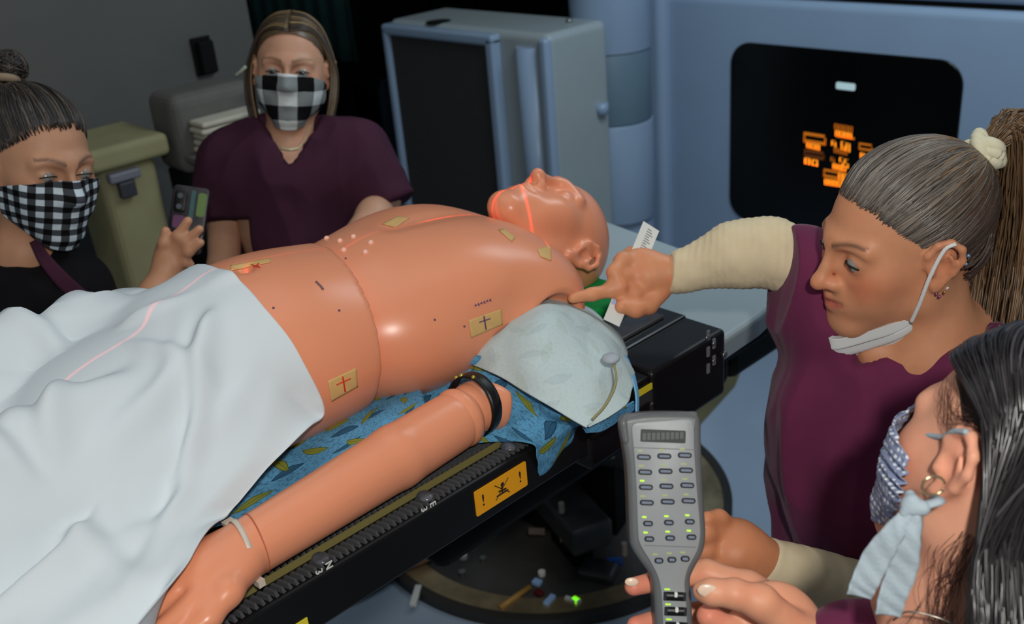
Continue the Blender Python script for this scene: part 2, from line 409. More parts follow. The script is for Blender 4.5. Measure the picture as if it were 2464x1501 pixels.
boxpart('latch_grip', bbx(XH - 0.012, XH + 0.015, c[1] - 0.022, c[1] + 0.026, c[2] - 0.055, c[2] - 0.008), mat('dark_latch', srgb(60, 60, 66), 0.5), t, 0.006)

# dispenser cabinet with folded linen
XD = -2.7
a = PX(410, 245, XD); b = PX(620, 245, XD); zb = PX(410, 440, XD)[2]; zt = PX(400, 238, XD)[2]
t = thing('supply_cabinet', 'grey cabinet with rounded top beside the olive hamper', 'cabinet', (XD - 0.15, (a[1] + b[1]) / 2, 0))
m_gc = mat('dim_grey_plastic', srgb(98, 96, 92), 0.7, 0.3, var=0.06)
boxpart('upper_body', bbx(XD - 0.17, XD, a[1], b[1], zb, zt), m_gc, t, 0.035, 4)
boxpart('base', bbx(XD - 0.17, XD - 0.02, a[1] + 0.02, b[1] - 0.02, 0, zb), m_dark, t, 0.01)
zz0 = PX(520, 352, XD)[2]; zz1 = PX(520, 270, XD)[2]; ya = PX(450, 300, XD)[1]; yb = PX(600, 300, XD)[1]
m_lin = mat('dim_linen', srgb(190, 184, 168), 0.9, 0.1, var=0.06, vscale=30, bump=0.2, bscale=150)
for i in range(5):
    h = (zz1 - zz0) / 5
    o = add('folded_sheet', bbx(XD + 0.002, XD + 0.085 - 0.003 * (i % 2), ya + 0.004 * (i % 3), yb - 0.003 * (i % 2), zz0 + i * h + 0.0012, zz0 + (i + 1) * h - 0.0012), m_lin, None, smooth=False,
            label='folded off-white sheet in the linen pile, ' + ['lowest in it', 'second from its bottom', 'middle one of it', 'second from its top', 'topmost of it'][i], cat='linen', group='folded sheets piled beside the blonde person')
    bevel(o, 0.008, 3)
boxpart('shelf', bbx(XD, XD + 0.09, ya - 0.03, yb + 0.02, zz0 - 0.02, zz0), m_gc, t, 0.004)

# ------------------------------------------------------------------ treatment machine
YS = 3.3
def z_at(x, y): return PY(x, y, YS)[2]
st = thing('accelerator_stand', 'blue-grey treatment machine stand with a black display panel', 'machine', (PY(2000, 500, YS)[0], YS, 0))
xl = PY(1560, 300, YS)[0]; zg0, zg1 = z_at(2220, 18), z_at(2220, 5)
boxpart('lower_cover', bbx(xl, 0.6, YS, YS + 0.7, 0.02, zg0), m_blue, st, 0.03, 5)
boxpart('seam', bbx(xl + 0.3, 0.55, YS + 0.03, YS + 0.6, zg0 - 0.01, zg1 + 0.01), m_blkm, st)
boxpart('upper_cover', bbx(xl, 0.6, YS, YS + 0.7, zg1, 2.2), m_blue, st, 0.03, 5)
boxpart('left_cover', bbx(xl - 0.02, xl + 0.12, YS - 0.05, YS + 0.5, 0.02, 2.19), m_blue, st, 0.035, 6)
# display panel, rounded plate on the stand face
q = [PY(*p, YS - 0.002) for p in ((1760, 97), (2332, 150), (2290, 640), (1760, 640))]
px0, px1 = q[0][0], q[1][0] - 0.01; pz1 = (q[0][2] + q[1][2]) / 2; pz0 = q[2][2]
cx_, cz_ = (px0 + px1) / 2, (pz0 + pz1) / 2
AXW = np.array([[1, 0, 0], [0, 0, 1], [0, -1, 0]])
m_glass = mat('black_display_glass', srgb(5, 5, 6), 0.25, 0.35)
V, F = prism(rpoly((px1 - px0) / 2, (pz1 - pz0) / 2, 0.085, 8), (cx_, YS + 0.004, cz_), AXW, 0, 0.012, 0.004, 3)
dp = flatshade(add('display_panel', (V, F), m_glass, st))
m_or = mat('orange_display', srgb(255, 150, 30), emit=1.3); m_or2 = mat('orange_display_dim', srgb(205, 110, 15), emit=0.45)
def wallrect(name, x0, y0, x1, y1, m, parent, dep=0.0125, th=0.0015, r=0.003, slant=0.075):
    """small rounded bar on the display; corners are photo pixels on the panel"""
    a = PY(x0, y0, YS - 0.01); b = PY(x1, y1 , YS - 0.01)
    w, h = abs(b[0] - a[0]) / 2, abs(a[2] - b[2]) / 2
    return add(name, prism(rpoly(w, h, min(r, w * 0.9, h * 0.9), 3), ((a[0] + b[0]) / 2, YS + 0.004, (a[2] + b[2]) / 2), AXW, dep - 0.0005, dep + th), m, parent, smooth=False)
wallrect('logo_plate', 2012, 197, 2057, 219, mat('pale_logo', srgb(170, 195, 200), 0.5, emit=0.5), st, r=0.006)
def glyphs(px, py, pw, ph, rows, m):
    """seven-segment style lettering (unreadable blur in the photo): rows of bars"""
    bars = []
    for (x, y, w, h) in rows: 
        a = PY(px + x * pw, py + y * ph + x * 8, YS - 0.01); b = PY(px + (x + w) * pw, py + (y + h) * ph + x * 8, YS - 0.01)
        bars.append(box(((a[0] + b[0]) / 2, YS - 0.0095, (a[2] + b[2]) / 2), (abs(b[0] - a[0]) / 2, 0.001, abs(a[2] - b[2]) / 2)))
    return add('readout', merge(bars), m, st, smooth=False)
def digit(x, y, w, h, s):
    t_ = 0.17 * w; o = []
    if 'a' in s: o.append((x, y, w, t_ * 1.0))
    if 'g' in s: o.append((x, y + h * 0.45, w, t_ * 1.0))
    if 'd' in s: o.append((x, y + h - t_, w, t_ * 1.0))
    if 'f' in s: o.append((x, y, t_, h / 2))
    if 'b' in s: o.append((x + w - t_, y, t_, h / 2))
    if 'e' in s: o.append((x, y + h / 2, t_, h / 2))
    if 'c' in s: o.append((x + w - t_, y + h / 2, t_, h / 2))
    return o
SEG = {'0': 'abcdef', '1': 'bc', '2': 'abged', '3': 'abgcd', '5': 'afgcd', '8': 'abcdefg', '6': 'afgcde', '4': 'fgbc', '9': 'abfgcd'}
def number(s, x, y, w, h):
    o = []; n = len(s)
    for i, ch in enumerate(s):
        if ch in SEG: o += digit(x + i * w / n, y, w / n * 0.72, h, SEG[ch])
    return o
frame = lambda x, y, w, h, t_=0.03: [(x, y, w, t_), (x, y + h, w + t_, t_), (x, y, t_, h), (x + w, y, t_, h)]
glyphs(2008, 297, 46, 14, number('8888', 0, 0.1, 1, 0.9), m_or2); glyphs(2010, 314, 42, 13, number('8088', 0, 0, 1, 1.0), m_or)
glyphs(1934, 324, 50, 20, frame(0, 0, 1, 0.9, 0.05), m_or2); glyphs(1941, 343, 34, 12, number('808', 0, 0, 1, 1.0), m_or)
glyphs(1935, 365, 46, 14, frame(0, 0, 1, 0.9, 0.05), mat('orange_faint', srgb(120, 60, 10), emit=0.15)); glyphs(1936, 381, 36, 13, number('80', 0, 0, 1, 1.0), m_or)
glyphs(2001, 338, 14, 12, number('8', 0, 0, 1, 1), m_or); glyphs(2024, 340, 24, 20, number('68', 0, 0, 1, 1), m_or); glyphs(2007, 356, 34, 11, number('888', 0, 0, 1, 1), m_or2)
glyphs(1999, 378, 12, 10, number('8', 0, 0, 1, 1), m_or2); glyphs(2020, 379, 24, 20, number('55', 0, 0, 1, 1), m_or); glyphs(2004, 394, 34, 12, number('880', 0, 0, 1, 1), m_or)
glyphs(1982, 411, 34, 16, frame(0, 0, 1, 0.9, 0.05), m_or2); glyphs(2018, 414, 24, 18, number('80', 0, 0, 1, 1), m_or); glyphs(1984, 431, 54, 13, number('88808', 0, 0, 1, 1), m_or)
glyphs(2067, 347, 30, 14, frame(0, 0, 1, 0.9, 0.05), m_or2); glyphs(2070, 368, 26, 12, number('80', 0, 0, 1, 1), m_or)
glyphs(2012, 330, 44, 4, [(0, 0, 1, 0.3)], m_or2)

# vertical column in front of the stand
yc = 3.02; ca = PY(1478, 300, yc); r = 0.155
colu = thing('gantry_column', 'tall round blue-grey column with a grey band beside the stand', 'machine', (ca[0], yc, 0))
zb = PY(1478, 510, yc)[2]; z1_, z2_ = PY(1478, 315, yc - r)[2], PY(1478, 143, yc - r)[2]
def colm(x, y, z0, z1, r_, m, name, n=48): 
    V, F = cyl((x, y, z0), (x, y, z1), r_, n=n); o = add(name, (V, F), m, colu); bevel(o, 0.004, 2); o.data.polygons.foreach_set('use_smooth', [len(f) == 4 for f in F]); return o
colm(ca[0], yc, zb, z1_ - 0.002, r, m_blue, 'lower_tube'); colm(ca[0], yc, z1_, z2_, r - 0.004, mat('grey_blue_band', srgb(98, 122, 138), 0.45, 0.4), 'band')
colm(ca[0], yc, z2_ + 0.002, 2.3, r, m_blue, 'upper_tube'); colm(ca[0], yc + 0.02, 0, zb, r - 0.02, m_blue, 'foot_tube')
boxpart('back_housing', bbx(ca[0] - 0.17, xl - 0.025, yc + 0.1, YS + 0.4, 0.02, 2.25), m_blue, colu, 0.03, 4)

# imager housing: tall box with dark inset front, faces -y
YB = 2.55
bx0, bx1 = PY(948, 250, YB)[0], PY(1318, 250, YB)[0]; zt = PY(1190, 82, YB)[2] + 0.01; xr = PY(1205, 250, YB)[0]
dpth = 0.34
ih = thing('imager_housing', 'tall grey-blue machine head with dark inset front standing behind the manikin', 'machine', ((bx0 + bx1) / 2, YB + 0.2, 0))
boxpart('housing', bbx(bx0, bx1, YB + 0.02, YB + dpth, 0.02, zt), m_blue2, ih, 0.03, 5)
# front frame
fw = 0.045
boxpart('frame_side', bbx(bx0, bx0 + fw * 0.8, YB - 0.02, YB + 0.04, 0.05, zt - 0.02), m_blue, ih, 0.014, 4)
boxpart('frame_side', bbx(xr - fw, xr, YB - 0.02, YB + 0.04, 0.05, zt - 0.02), m_blue, ih, 0.014, 4)
boxpart('frame_top', bbx(bx0, xr, YB - 0.02, YB + 0.04, zt - 0.055, zt - 0.012), m_blue, ih, 0.014, 4)
boxpart('dark_front', bbx(bx0 + fw * 0.6, xr - fw * 0.8, YB + 0.0, YB + 0.03, 0.06, zt - 0.03), mat('dark_grey_mesh', srgb(58, 58, 58), 0.8, 0.2, var=0.1, vscale=60), ih)
V, F = cyl((xr + (bx1 - xr) * 0.55, YB + 0.045, 0.05), (xr + (bx1 - xr) * 0.55, YB + 0.045, zt - 0.05), 0.055, n=32)
o = add('round_rib', (V, F), m_blue, ih); o.data.polygons.foreach_set('use_smooth', [len(f) == 4 for f in F])
boxpart('corner_rib', bbx(bx1 - 0.035, bx1 + 0.005, YB - 0.0, YB + 0.04, 0.05, zt - 0.012), m_blue, ih, 0.014, 4)
# handle slot on top and side stud
c = PZ(1055, 52, zt)
o = add('top_slot', cyl((c[0], c[1], zt - 0.004), (c[0], c[1], zt + 0.002), 0.05, n=24), m_blkm, ih); V = np.array([v.co for v in o.data.vertices])
add('top_stud', cyl((bx1 - 0.1, YB + 0.24, zt), (bx1 - 0.1, YB + 0.24, zt + 0.012), 0.012, n=14), m_steel, ih)
add('side_knob', cyl((bx1, YB + dpth - 0.06, zt - 0.30), (bx1 + 0.012, YB + dpth - 0.06, zt - 0.34), 0.03, 0.022, n=18), m_blue, ih)

# slab under the couch end
sl = thing('machine_shelf', 'blue-grey machine shelf sticking out beyond the head end of the couch', 'machine', (-1.3, 1.6, 0))
zs = 1.03
p1, p2, p3 = PZ(1742, 815, zs), PZ(1884, 688, zs), PZ(1480, 566, zs)
poly = [(-1.62, p1[1] - 0.03), (-1.3, p1[1] - 0.03), (p1[0] - 0.02, p1[1] - 0.03), (p1[0], p1[1]), (p2[0] + 0.035, p2[1] - 0.13), (p2[0] + 0.02, p2[1] - 0.04), (p2[0] - 0.03, p2[1] + 0.01), (-1.62, p2[1] + 0.11)]
V, F = prism(poly, (0, 0, 0), np.eye(3), zs - 0.042, zs, 0.01, 3); bevel(flatshade(add('top_cover', (V, F), m_blue2, sl)), 0.003)
boxpart('underframe', bbx(-1.58, p1[0] - 0.05, p1[1], p2[1] - 0.02, zs - 0.10, zs - 0.042), m_blkm, sl, 0.01)


# flat olive-brown floor polygons beside the slab and couch outline
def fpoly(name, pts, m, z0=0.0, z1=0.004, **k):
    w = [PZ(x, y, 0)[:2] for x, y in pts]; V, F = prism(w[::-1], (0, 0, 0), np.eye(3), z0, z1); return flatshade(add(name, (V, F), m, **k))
fpoly('brown_floor_band_1', [(1860, 720), (1918, 722), (1800, 850), (1768, 930), (1660, 1050), (1440, 1080), (1600, 900), (1740, 820)], m_brown, kind='structure')
fpoly('brown_floor_band_2', [(1870, 705), (1890, 690), (2080, 800), (2050, 850)], m_brown, z1=0.005, kind='structure')

# ------------------------------------------------------------------ couch
XE, XF, YE, ZC = -0.831, -1.361, 1.184, 1.118
cz0 = PX(1230, 1216, XE)[2]
co = thing('treatment_couch', 'long black treatment couch carrying the bald manikin', 'couch', ((XE + XF) / 2, 0.6, 0))
m_cf = mat('carbon_top', srgb(20, 20, 22), 0.28, 0.5, var=0.2, vscale=12)
RW_ = 0.07
boxpart('table_top', bbx(XF, XE - RW_, -0.5, YE, ZC - 0.03, ZC), m_cf, co, 0.004)
boxpart('side_rail', bbx(XE - RW_, XE, -0.5, YE - 0.18, cz0, ZC - 0.008), m_blk, co, 0.004)
boxpart('side_rail', bbx(XF, XF + 0.05, -0.5, YE, cz0, ZC - 0.031), m_blk, co, 0.004)
boxpart('under_tray', bbx(XF + 0.05, XE - RW_, -0.5, YE - 0.01, cz0 + 0.01, ZC - 0.032), m_blkm, co)
ez0 = PX(1740, 930, XE)[2]
boxpart('end_block', bbx(XE - 0.12, XE + 0.004, YE - 0.18, YE + 0.003, ZC - 0.12, ZC - 0.004), m_blk, co, 0.008, 3)
boxpart('end_step', bbx(XE - 0.1, XE + 0.004, YE - 0.32, YE - 0.18, ZC - 0.10, ZC - 0.045), m_blk, co, 0.008, 3)
boxpart('clear_tray', bbx(XE - 0.20, XE - 0.09, YE - 0.20, YE - 0.03, ZC, ZC + 0.006), mat('smoky_plastic', srgb(52, 50, 52), 0.12, 0.6, var=0.4, vscale=9), co, 0.003)
for k, (x, y, s) in enumerate(((1742, 853, 0.006), (1700, 812, 0.004), (1716, 826, 0.004), (1715, 868, 0.003))):
    c = PX(x, y, XE + 0.004)
    add('screw', cyl(c, c + np.array([0.003, 0, 0]), s, n=10), m_steel, co)
for k in range(5):
    c = PX(1703 + (k % 2) * 14, 806 + k * 20, XE + 0.004)
    boxpart('switch_mark', box(c + (0.001, 0, 0), (0.001, 0.003, 0.008)), mat('grey_print', srgb(120, 120, 125), 0.5), co)
# ribbed indexing strip: inner and outer teeth with olive line between
m_rib = mat('rib_plastic', srgb(78, 78, 80), 0.3, 0.5)
m_line = mat('olive_line', srgb(132, 122, 72), 0.5)
add('index_line', bbx(XE - 0.0352, XE - 0.0328, -0.3, YE - 0.32, ZC - 0.008, ZC + 0.0006), m_line, co, smooth=False)
pitch = 0.0085; tb = []
tooth = [bbx(-0.0022, 0.0022, 0, 0, 0, 0)]
V0, F0 = box((0, 0, 0), (0.0105, 0.0022, 0.003), taper=0.72)
me = {}
nrow = 100
for row, (xc, skew) in enumerate(((XE - 0.0525, 0), (XE - 0.0165, 0))):
    mm = bpy.data.meshes.new('rib'); mm.from_pydata(V0.tolist(), [], F0); mm.materials.append(m_rib); me[row] = mm
    for k in range(nrow):
        o = bpy.data.objects.new('rib', mm); SC.collection.objects.link(o); o.parent = co
        o.location = Vector((xc, YE - 0.34 - k * pitch, ZC - 0.005)) - co.location
        o.rotation_euler = (0, 0, 0.25)
# white position marks on the side
def textobj(name, s, c, ax, size, m, parent, th=0.0006):
    cu = bpy.data.curves.new(name, 'FONT'); cu.body = s; cu.size = size; cu.extrude = th; cu.align_x = 'CENTER'; cu.align_y = 'CENTER'
    tmp = bpy.data.objects.new('t', cu); SC.collection.objects.link(tmp); dg = bpy.context.evaluated_depsgraph_get()
    me_ = bpy.data.meshes.new_from_object(tmp.evaluated_get(dg)); bpy.data.objects.remove(tmp)
    V = np.array([v.co for v in me_.vertices]); F = [list(p.vertices) for p in me_.polygons]
    ax = np.array(ax); return add(name, (np.array(c) + V @ ax, F), m, parent, smooth=False)
AXS = np.array([[0, 1, 0], [0, 0, 1], [1, 0, 0]], float)
m_wm = mat('white_mark', srgb(215, 218, 215), 0.5, emit=0)
for (x, y, s) in ((767, 1376, '3'), (791, 1360, 'N'), (1020, 1226, '3'), (1041, 1213, 'E')):
    c = PX(x, y, XE + 0.001)
    textobj('index_letter', s, c, np.array([[0, 0.0, -1], [0, 1, 0], [1, 0, 0]]), 0.013, m_wm, co)
for (x, y) in ((775, 1343), (1030, 1195), (1240, 1080)):
    c = PZ(x, y, ZC)
    add('index_knob', ball((XE - 0.018, c[1], ZC - 0.002), (0.012, 0.010, 0.005), 14, 8), mat('clear_knob', srgb(84, 86, 92), 0.2, 0.6, var=.4, vscale=90), co)
# labels on the side
lt = thing('warning_label', 'orange warning label with black pictogram stuck on the couch side', 'label', PX(1205, 1180, XE + 0.001))
q = [PX(*p, XE + 0.0008) for p in ((1145, 1178), (1268, 1110), (1266, 1170), (1142, 1245))]
ya, yb = (q[0][1] + q[3][1]) / 2, (q[1][1] + q[2][1]) / 2; za, zb_ = (q[0][2] + q[1][2]) / 2, (q[2][2] + q[3][2]) / 2
lc = np.array([XE + 0.001, (ya + yb) / 2, (za + zb_) / 2]); lw, lh = (yb - ya) / 2, (za - zb_) / 2
add('sticker', prism(rpoly(lw, lh, 0.002, 2), lc, AXS, -0.001, 0.0004), mat('orange_sticker', srgb(250, 172, 28), 0.5, 0.4), lt, smooth=False)
m_ink = mat('black_ink', srgb(45, 35, 20), 0.6)
textobj('exclamation_mark', '!', lc + (0.001, -lw * 0.72, 0), AXS, lh * 1.3, m_ink, lt, 0.0002)
textobj('exclamation_mark', '!', lc + (0.001, lw * 0.72, 0), AXS, lh * 1.3, m_ink, lt, 0.0002)
lc2 = lc + (0.0012, 0, 0)
pic = [cyl(lc2 + (0, -0.012, -lh * 0.6), lc2 + (0, 0.012, lh * 0.6), 0.0006, n=5), cyl(lc2 + (0, 0.012, -lh * 0.6), lc2 + (0, -0.012, lh * 0.6), 0.0006, n=5),
       ball(lc2 + (0, 0.001, lh * 0.35), (0.0004, 0.003, 0.003), 10, 6), cyl(lc2 + (0, 0.0, lh * 0.2), lc2 + (0, 0.0, -lh * 0.25), 0.0012, n=5),
       cyl(lc2 + (0, -0.010, -lh * 0.35), lc2 + (0, 0.010, -lh * 0.35), 0.001, n=5), cyl(lc2 + (0, -0.006, -lh * 0.05), lc2 + (0, 0.007, -lh * 0.15), 0.001, n=5)]
add('pictogram', merge(pic), m_ink, lt, smooth=False)
lt = thing('rating_label', 'grey printed label with yellow strip on the couch side near the gown', 'label', PX(1580, 940, XE + 0.001))
yy0, yy1 = PX(1530, 960, XE)[1], PX(1622, 900, XE)[1]; ztop = PX(1575, 915, XE)[2]
ztop = min(ztop, ZC - 0.012); 
lbc = np.array([XE + 0.001, (yy0 + yy1) / 2, 0])
add('plate', bbx(XE, XE + 0.0015, yy0, yy1, ztop - 0.055, ztop - 0.012), mat('grey_label', srgb(52, 52, 54), 0.5), lt, smooth=False)
add('yellow_strip', bbx(XE, XE + 0.0018, yy0, yy1, ztop - 0.010, ztop), mat('yellow_sticker', srgb(228, 205, 48), 0.5), lt, smooth=False)
add('border', merge([bbx(XE, XE + 0.0022, yy0, yy1, ztop - 0.0565, ztop - 0.055), bbx(XE, XE + 0.0022, yy1 - 0.0015, yy1, ztop - 0.055, ztop - 0.012), bbx(XE, XE + 0.0022, yy0 + .01, yy1 - .01, ztop - 0.035, ztop - 0.033)]), mat('grey_line', srgb(120, 120, 120), 0.5), lt, smooth=False)
c = PX(722, 1501, XE)
lt = thing('yellow_label', 'yellow sticker on the couch side at the bottom edge of the photo', 'label', c)
add('sticker', bbx(XE, XE + 0.0012, PX(700, 1501, XE)[1] - 0.02, PX(738, 1484, XE)[1], c[2] - 0.05, PX(738, 1484, XE)[2]), mat('yellow_sticker2', srgb(238, 222, 60), 0.5), lt, smooth=False)

# couch pedestal and floor turntable
pd = thing('couch_pedestal', 'black lifting pedestal under the couch', 'pedestal', (-1.4, 1.3, 0.03))
tt = thing('floor_turntable', 'round dark floor turntable with brown metal rim under the couch', 'turntable', (-1.906, 1.82, 0))
def circ3(a, b, c):
    (x1, y1), (x2, y2), (x3, y3) = a[:2], b[:2], c[:2]
    A = np.array([[x2 - x1, y2 - y1], [x3 - x1, y3 - y1]]) * 2; B = np.array([x2 ** 2 - x1 ** 2 + y2 ** 2 - y1 ** 2, x3 ** 2 - x1 ** 2 + y3 ** 2 - y1 ** 2])
    o = np.linalg.solve(A, B); return o, float(np.hypot(o[0] - x1, o[1] - y1))
_o, TR = circ3(PZ(960, 1385, 0), PZ(1330, 1500, 0), PZ(1575, 1440, 0)); TC = np.array([_o[0], _o[1], 0.0]); print('TURN', TC, TR)
add('disc', cyl(TC + (0, 0, 0.001), TC + (0, 0, 0.02), TR - 0.04, n=96), mat('dark_disc', srgb(62, 60, 58), 0.4, 0.4, var=0.3, vscale=6), tt, smooth=False)
a_ = np.linspace(0, 2 * math.pi, 129)[:-1]
def ring(r0, r1, z0, z1):
    V = []; n = 128
    for r_, z in ((r0, z0), (r1, z0), (r1, z1), (r0, z1)): V += [(TC[0] + r_ * math.cos(t), TC[1] + r_ * math.sin(t), z) for t in a_]
    F = [[k * n + i, k * n + (i + 1) % n, ((k + 1) % 4) * n + (i + 1) % n, ((k + 1) % 4) * n + i] for k in range(4) for i in range(n)]
    return np.array(V), F
add('outer_rim', ring(TR - 0.005, TR + 0.02, 0.0, 0.03), mat('dark_rim', srgb(44, 42, 36), 0.4, 0.5), tt, smooth=False)
add('metal_rim', ring(TR - 0.07, TR - 0.005, 0.0, 0.024), m_brass, tt, smooth=False)
for k, (x, y, s, m) in enumerate(((1115, 1342, 0.012, m_white), (1163, 1349, 0.009, m_steel), (1113, 1382, 0.010, m_steel), (1304, 1383, 0.010, m_white), (1427, 1139, 0.009, m_steel))):
    c = PZ(x, y, 0.02); o = add('bolt', cyl(c - (0, 0, 0.004), c + (0, 0, 0.012), s, n=12), m, tt, smooth=False)
for (x, y, w, h, a, m, nm) in ((1000, 1430, 0.038, 0.009, -0.9, m_white, 'white_marker'), (1378, 1441, 0.022, 0.006, 0.3, m_white, 'white_marker'), (1322, 1441, 0.008, 0.02, 0.2, mat('pale_blue_clip', srgb(150, 185, 230), 0.4), 'cable_clip'), (1292, 1398, 0.012, 0.010, 0.2, mat('pale_blue_clip', (1, 1, 1)), 'cable_clip'),
                          (1478, 1348, 0.022, 0.012, 0.8, mat('blue_clip', srgb(30, 80, 160), 0.4), 'cable_clip'), (1296, 1423, 0.012, 0.010, 0, mat('dark_red', srgb(80, 8, 12), 0.5), 'red_cap'), (1385, 1441, 0.010, 0.008, 0, mat('green_led', srgb(130, 240, 30), emit=0.9), 'indicator_light')):
    c = PZ(x, y, 0.03); ax = np.array([[math.cos(a), math.sin(a), 0], [-math.sin(a), math.cos(a), 0], [0, 0, 1]])
    boxpart(nm, box(c - (0, 0, 0.004), (w, h, 0.006), ax), m, tt, 0.002)
c1, c2 = PZ(1203, 1462, 0.026), PZ(1275, 1412, 0.026)
add('gold_hose', cyl(c1, c2, 0.008, n=10), mat('gold_hose', srgb(170, 128, 60), 0.4), tt)
m_dg = mat('dark_grey_metal', srgb(52, 52, 54), 0.35, 0.5, var=0.3, vscale=20)
for (x, y, z, w, h, t_, a) in ((1370, 1230, 0.15, 0.14, 0.06, 0.04, -0.35), (1440, 1375, 0.03, 0.05, 0.035, 0.02, 0.4), (1450, 1060, 0.3, 0.1, 0.08, 0.03, 0.3)):
    c = PZ(x, y, z); ax = np.array([[math.cos(a), math.sin(a), 0], [-math.sin(a), math.cos(a), 0], [0, 0, 1]])
    boxpart('bracket', box(c, (w, h, t_ ), ax), m_dg, tt, 0.01); boxpart('bracket_post', box((c[0], c[1], (c[2] + 0.02) / 2), (w * 0.5, h * 0.5, (c[2] - 0.02) / 2), ax), m_blkm, tt)
for (x, y, z, l) in ((1352, 1232, 0.2, 0.03), (1472, 1100, 0.34, 0.03), (1503, 1335, 0.05, 0.04)):
    c = PZ(x, y, z); boxpart('pin', cyl(c, c + (0, 0, l), 0.008, n=8), mat('pale_pin', srgb(150, 140, 130), 0.4), tt)
for (x, y) in ((1292, 1278), (1368, 1297)):
    c = PZ(x, y, 0.12); boxpart('terminal', box(c, (0.022, 0.007, 0.006), np.array([[0.8, 0.6, 0], [-0.6, 0.8, 0], [0, 0, 1]])), mat('dull_terminal', srgb(110, 96, 86), 0.4), tt)

pd.location = (TC[0], TC[1], 0.02)
for nm, b, bv in (('lift_column', bbx(TC[0] - .14, TC[0] + .12, TC[1] - .14, TC[1] + .16, .021, .72), .02), ('lift_arm', bbx(TC[0] - .1, -1.12, TC[1] - .12, TC[1] + .1, .72, .82), .02), ('lift_arm', bbx(-1.34, -1.12, .8, TC[1] - .121, .72, .82), .02), ('lift_head', bbx(-1.34, -1.1, .8, 1.15, .82, cz0 - .002), .02)):
    bpy.context.view_layer.update(); boxpart(nm, b, m_blkm, pd, bv)
# ------------------------------------------------------------------ manikin
BX = -1.12                      # body centre line
m_sk = mat('manikin_vinyl', srgb(236, 152, 114), 0.3, 0.4, var=0.025, vscale=9, bump=0.03, bscale=25)
mk = thing('medical_manikin', 'bald flesh-coloured training manikin lying on its back on the black couch', 'manikin', (BX, 0.7, ZC))
def LB(dx, y, z): return (BX + dx, y, z)
chest = [E_(LB(0, .82, 1.224), (.170, .205, .112), k=.05), E_(LB(0, .74, 1.23), (.158, .14, .105), k=.05),
         E_(LB(.085, .87, 1.270), (.085, .10, .052), k=.05), E_(LB(-.085, .87, 1.270), (.085, .10, .052), k=.05),
         C_(LB(-.12, .945, 1.212), LB(.12, .945, 1.212), .064, .064, k=.06),
         E_(LB(.143, .925, 1.205), (.055, .072, .068), k=.04), E_(LB(-.143, .925, 1.205), (.055, .072, .068), k=.04),
         # clavicles
         C_(LB(-.06, .955, 1.232), LB(.06, .955, 1.232), .045, .045, k=.04),
         # arm opening at the near shoulder
         C_(LB(.20, .915, 1.195), LB(.235, .905, 1.19), .050, .055, k=.008, op='s'), C_(LB(-.20, .915, 1.195), LB(-.235, .905, 1.19), .050, .055, k=.008, op='s'),
         C_(LB(0, .93, 1.352), LB(0, .80, 1.366), .012, .012, k=.03, op='s'),
         H_(LB(0, .650, 1.2), (-.20, -1, 0.15))]
V, F = sdf(chest, 0.0045, 2); V[:, 2] = np.maximum(V[:, 2], ZC + 0.004)
chest_vf = (V, F); add('chest', chest_vf, m_sk, mk)
belly = [E_(LB(-.008, .62, 1.238), (.154, .22, .112), k=.05), E_(LB(-.01, .42, 1.225), (.145, .16, .092), k=.05), E_(LB(-.008, .55, 1.246), (.140, .14, .106), k=.05),
         E_(LB(0, .34, 1.20), (.14, .12, .085), k=.05),
         E_(LB(.0, .56, 1.357), (.010, .008, .012), k=.012, op='s'),
         H_(LB(0, .668, 1.2), (.20, 1, -0.15))]
V, F = sdf(belly, 0.0045, 2); V[:, 2] = np.maximum(V[:, 2], ZC + 0.004)
c0 = np.array(LB(0, .6, 1.235)); V = V + vnormals(V, F) * 0.0025
belly_vf = (V, F); add('abdomen', belly_vf, m_sk, mk)
yy = .664
rim_ = []
for i in range(61):
    a = -0.35 + (math.pi + 0.7) * i / 60
    rim_.append(a)
# legs under the sheet
leg = []
for s in (-1, 1):
    leg += [C_(LB(.085 * s, .35, 1.20), LB(.095 * s, .0, 1.22), .078, .058, k=.03), C_(LB(.095 * s, .0, 1.22), LB(.1 * s, -.35, 1.17), .058, .04, k=.03)]
legs_vf = sdf(leg, 0.008, 1); add('legs', legs_vf, m_sk, mk)

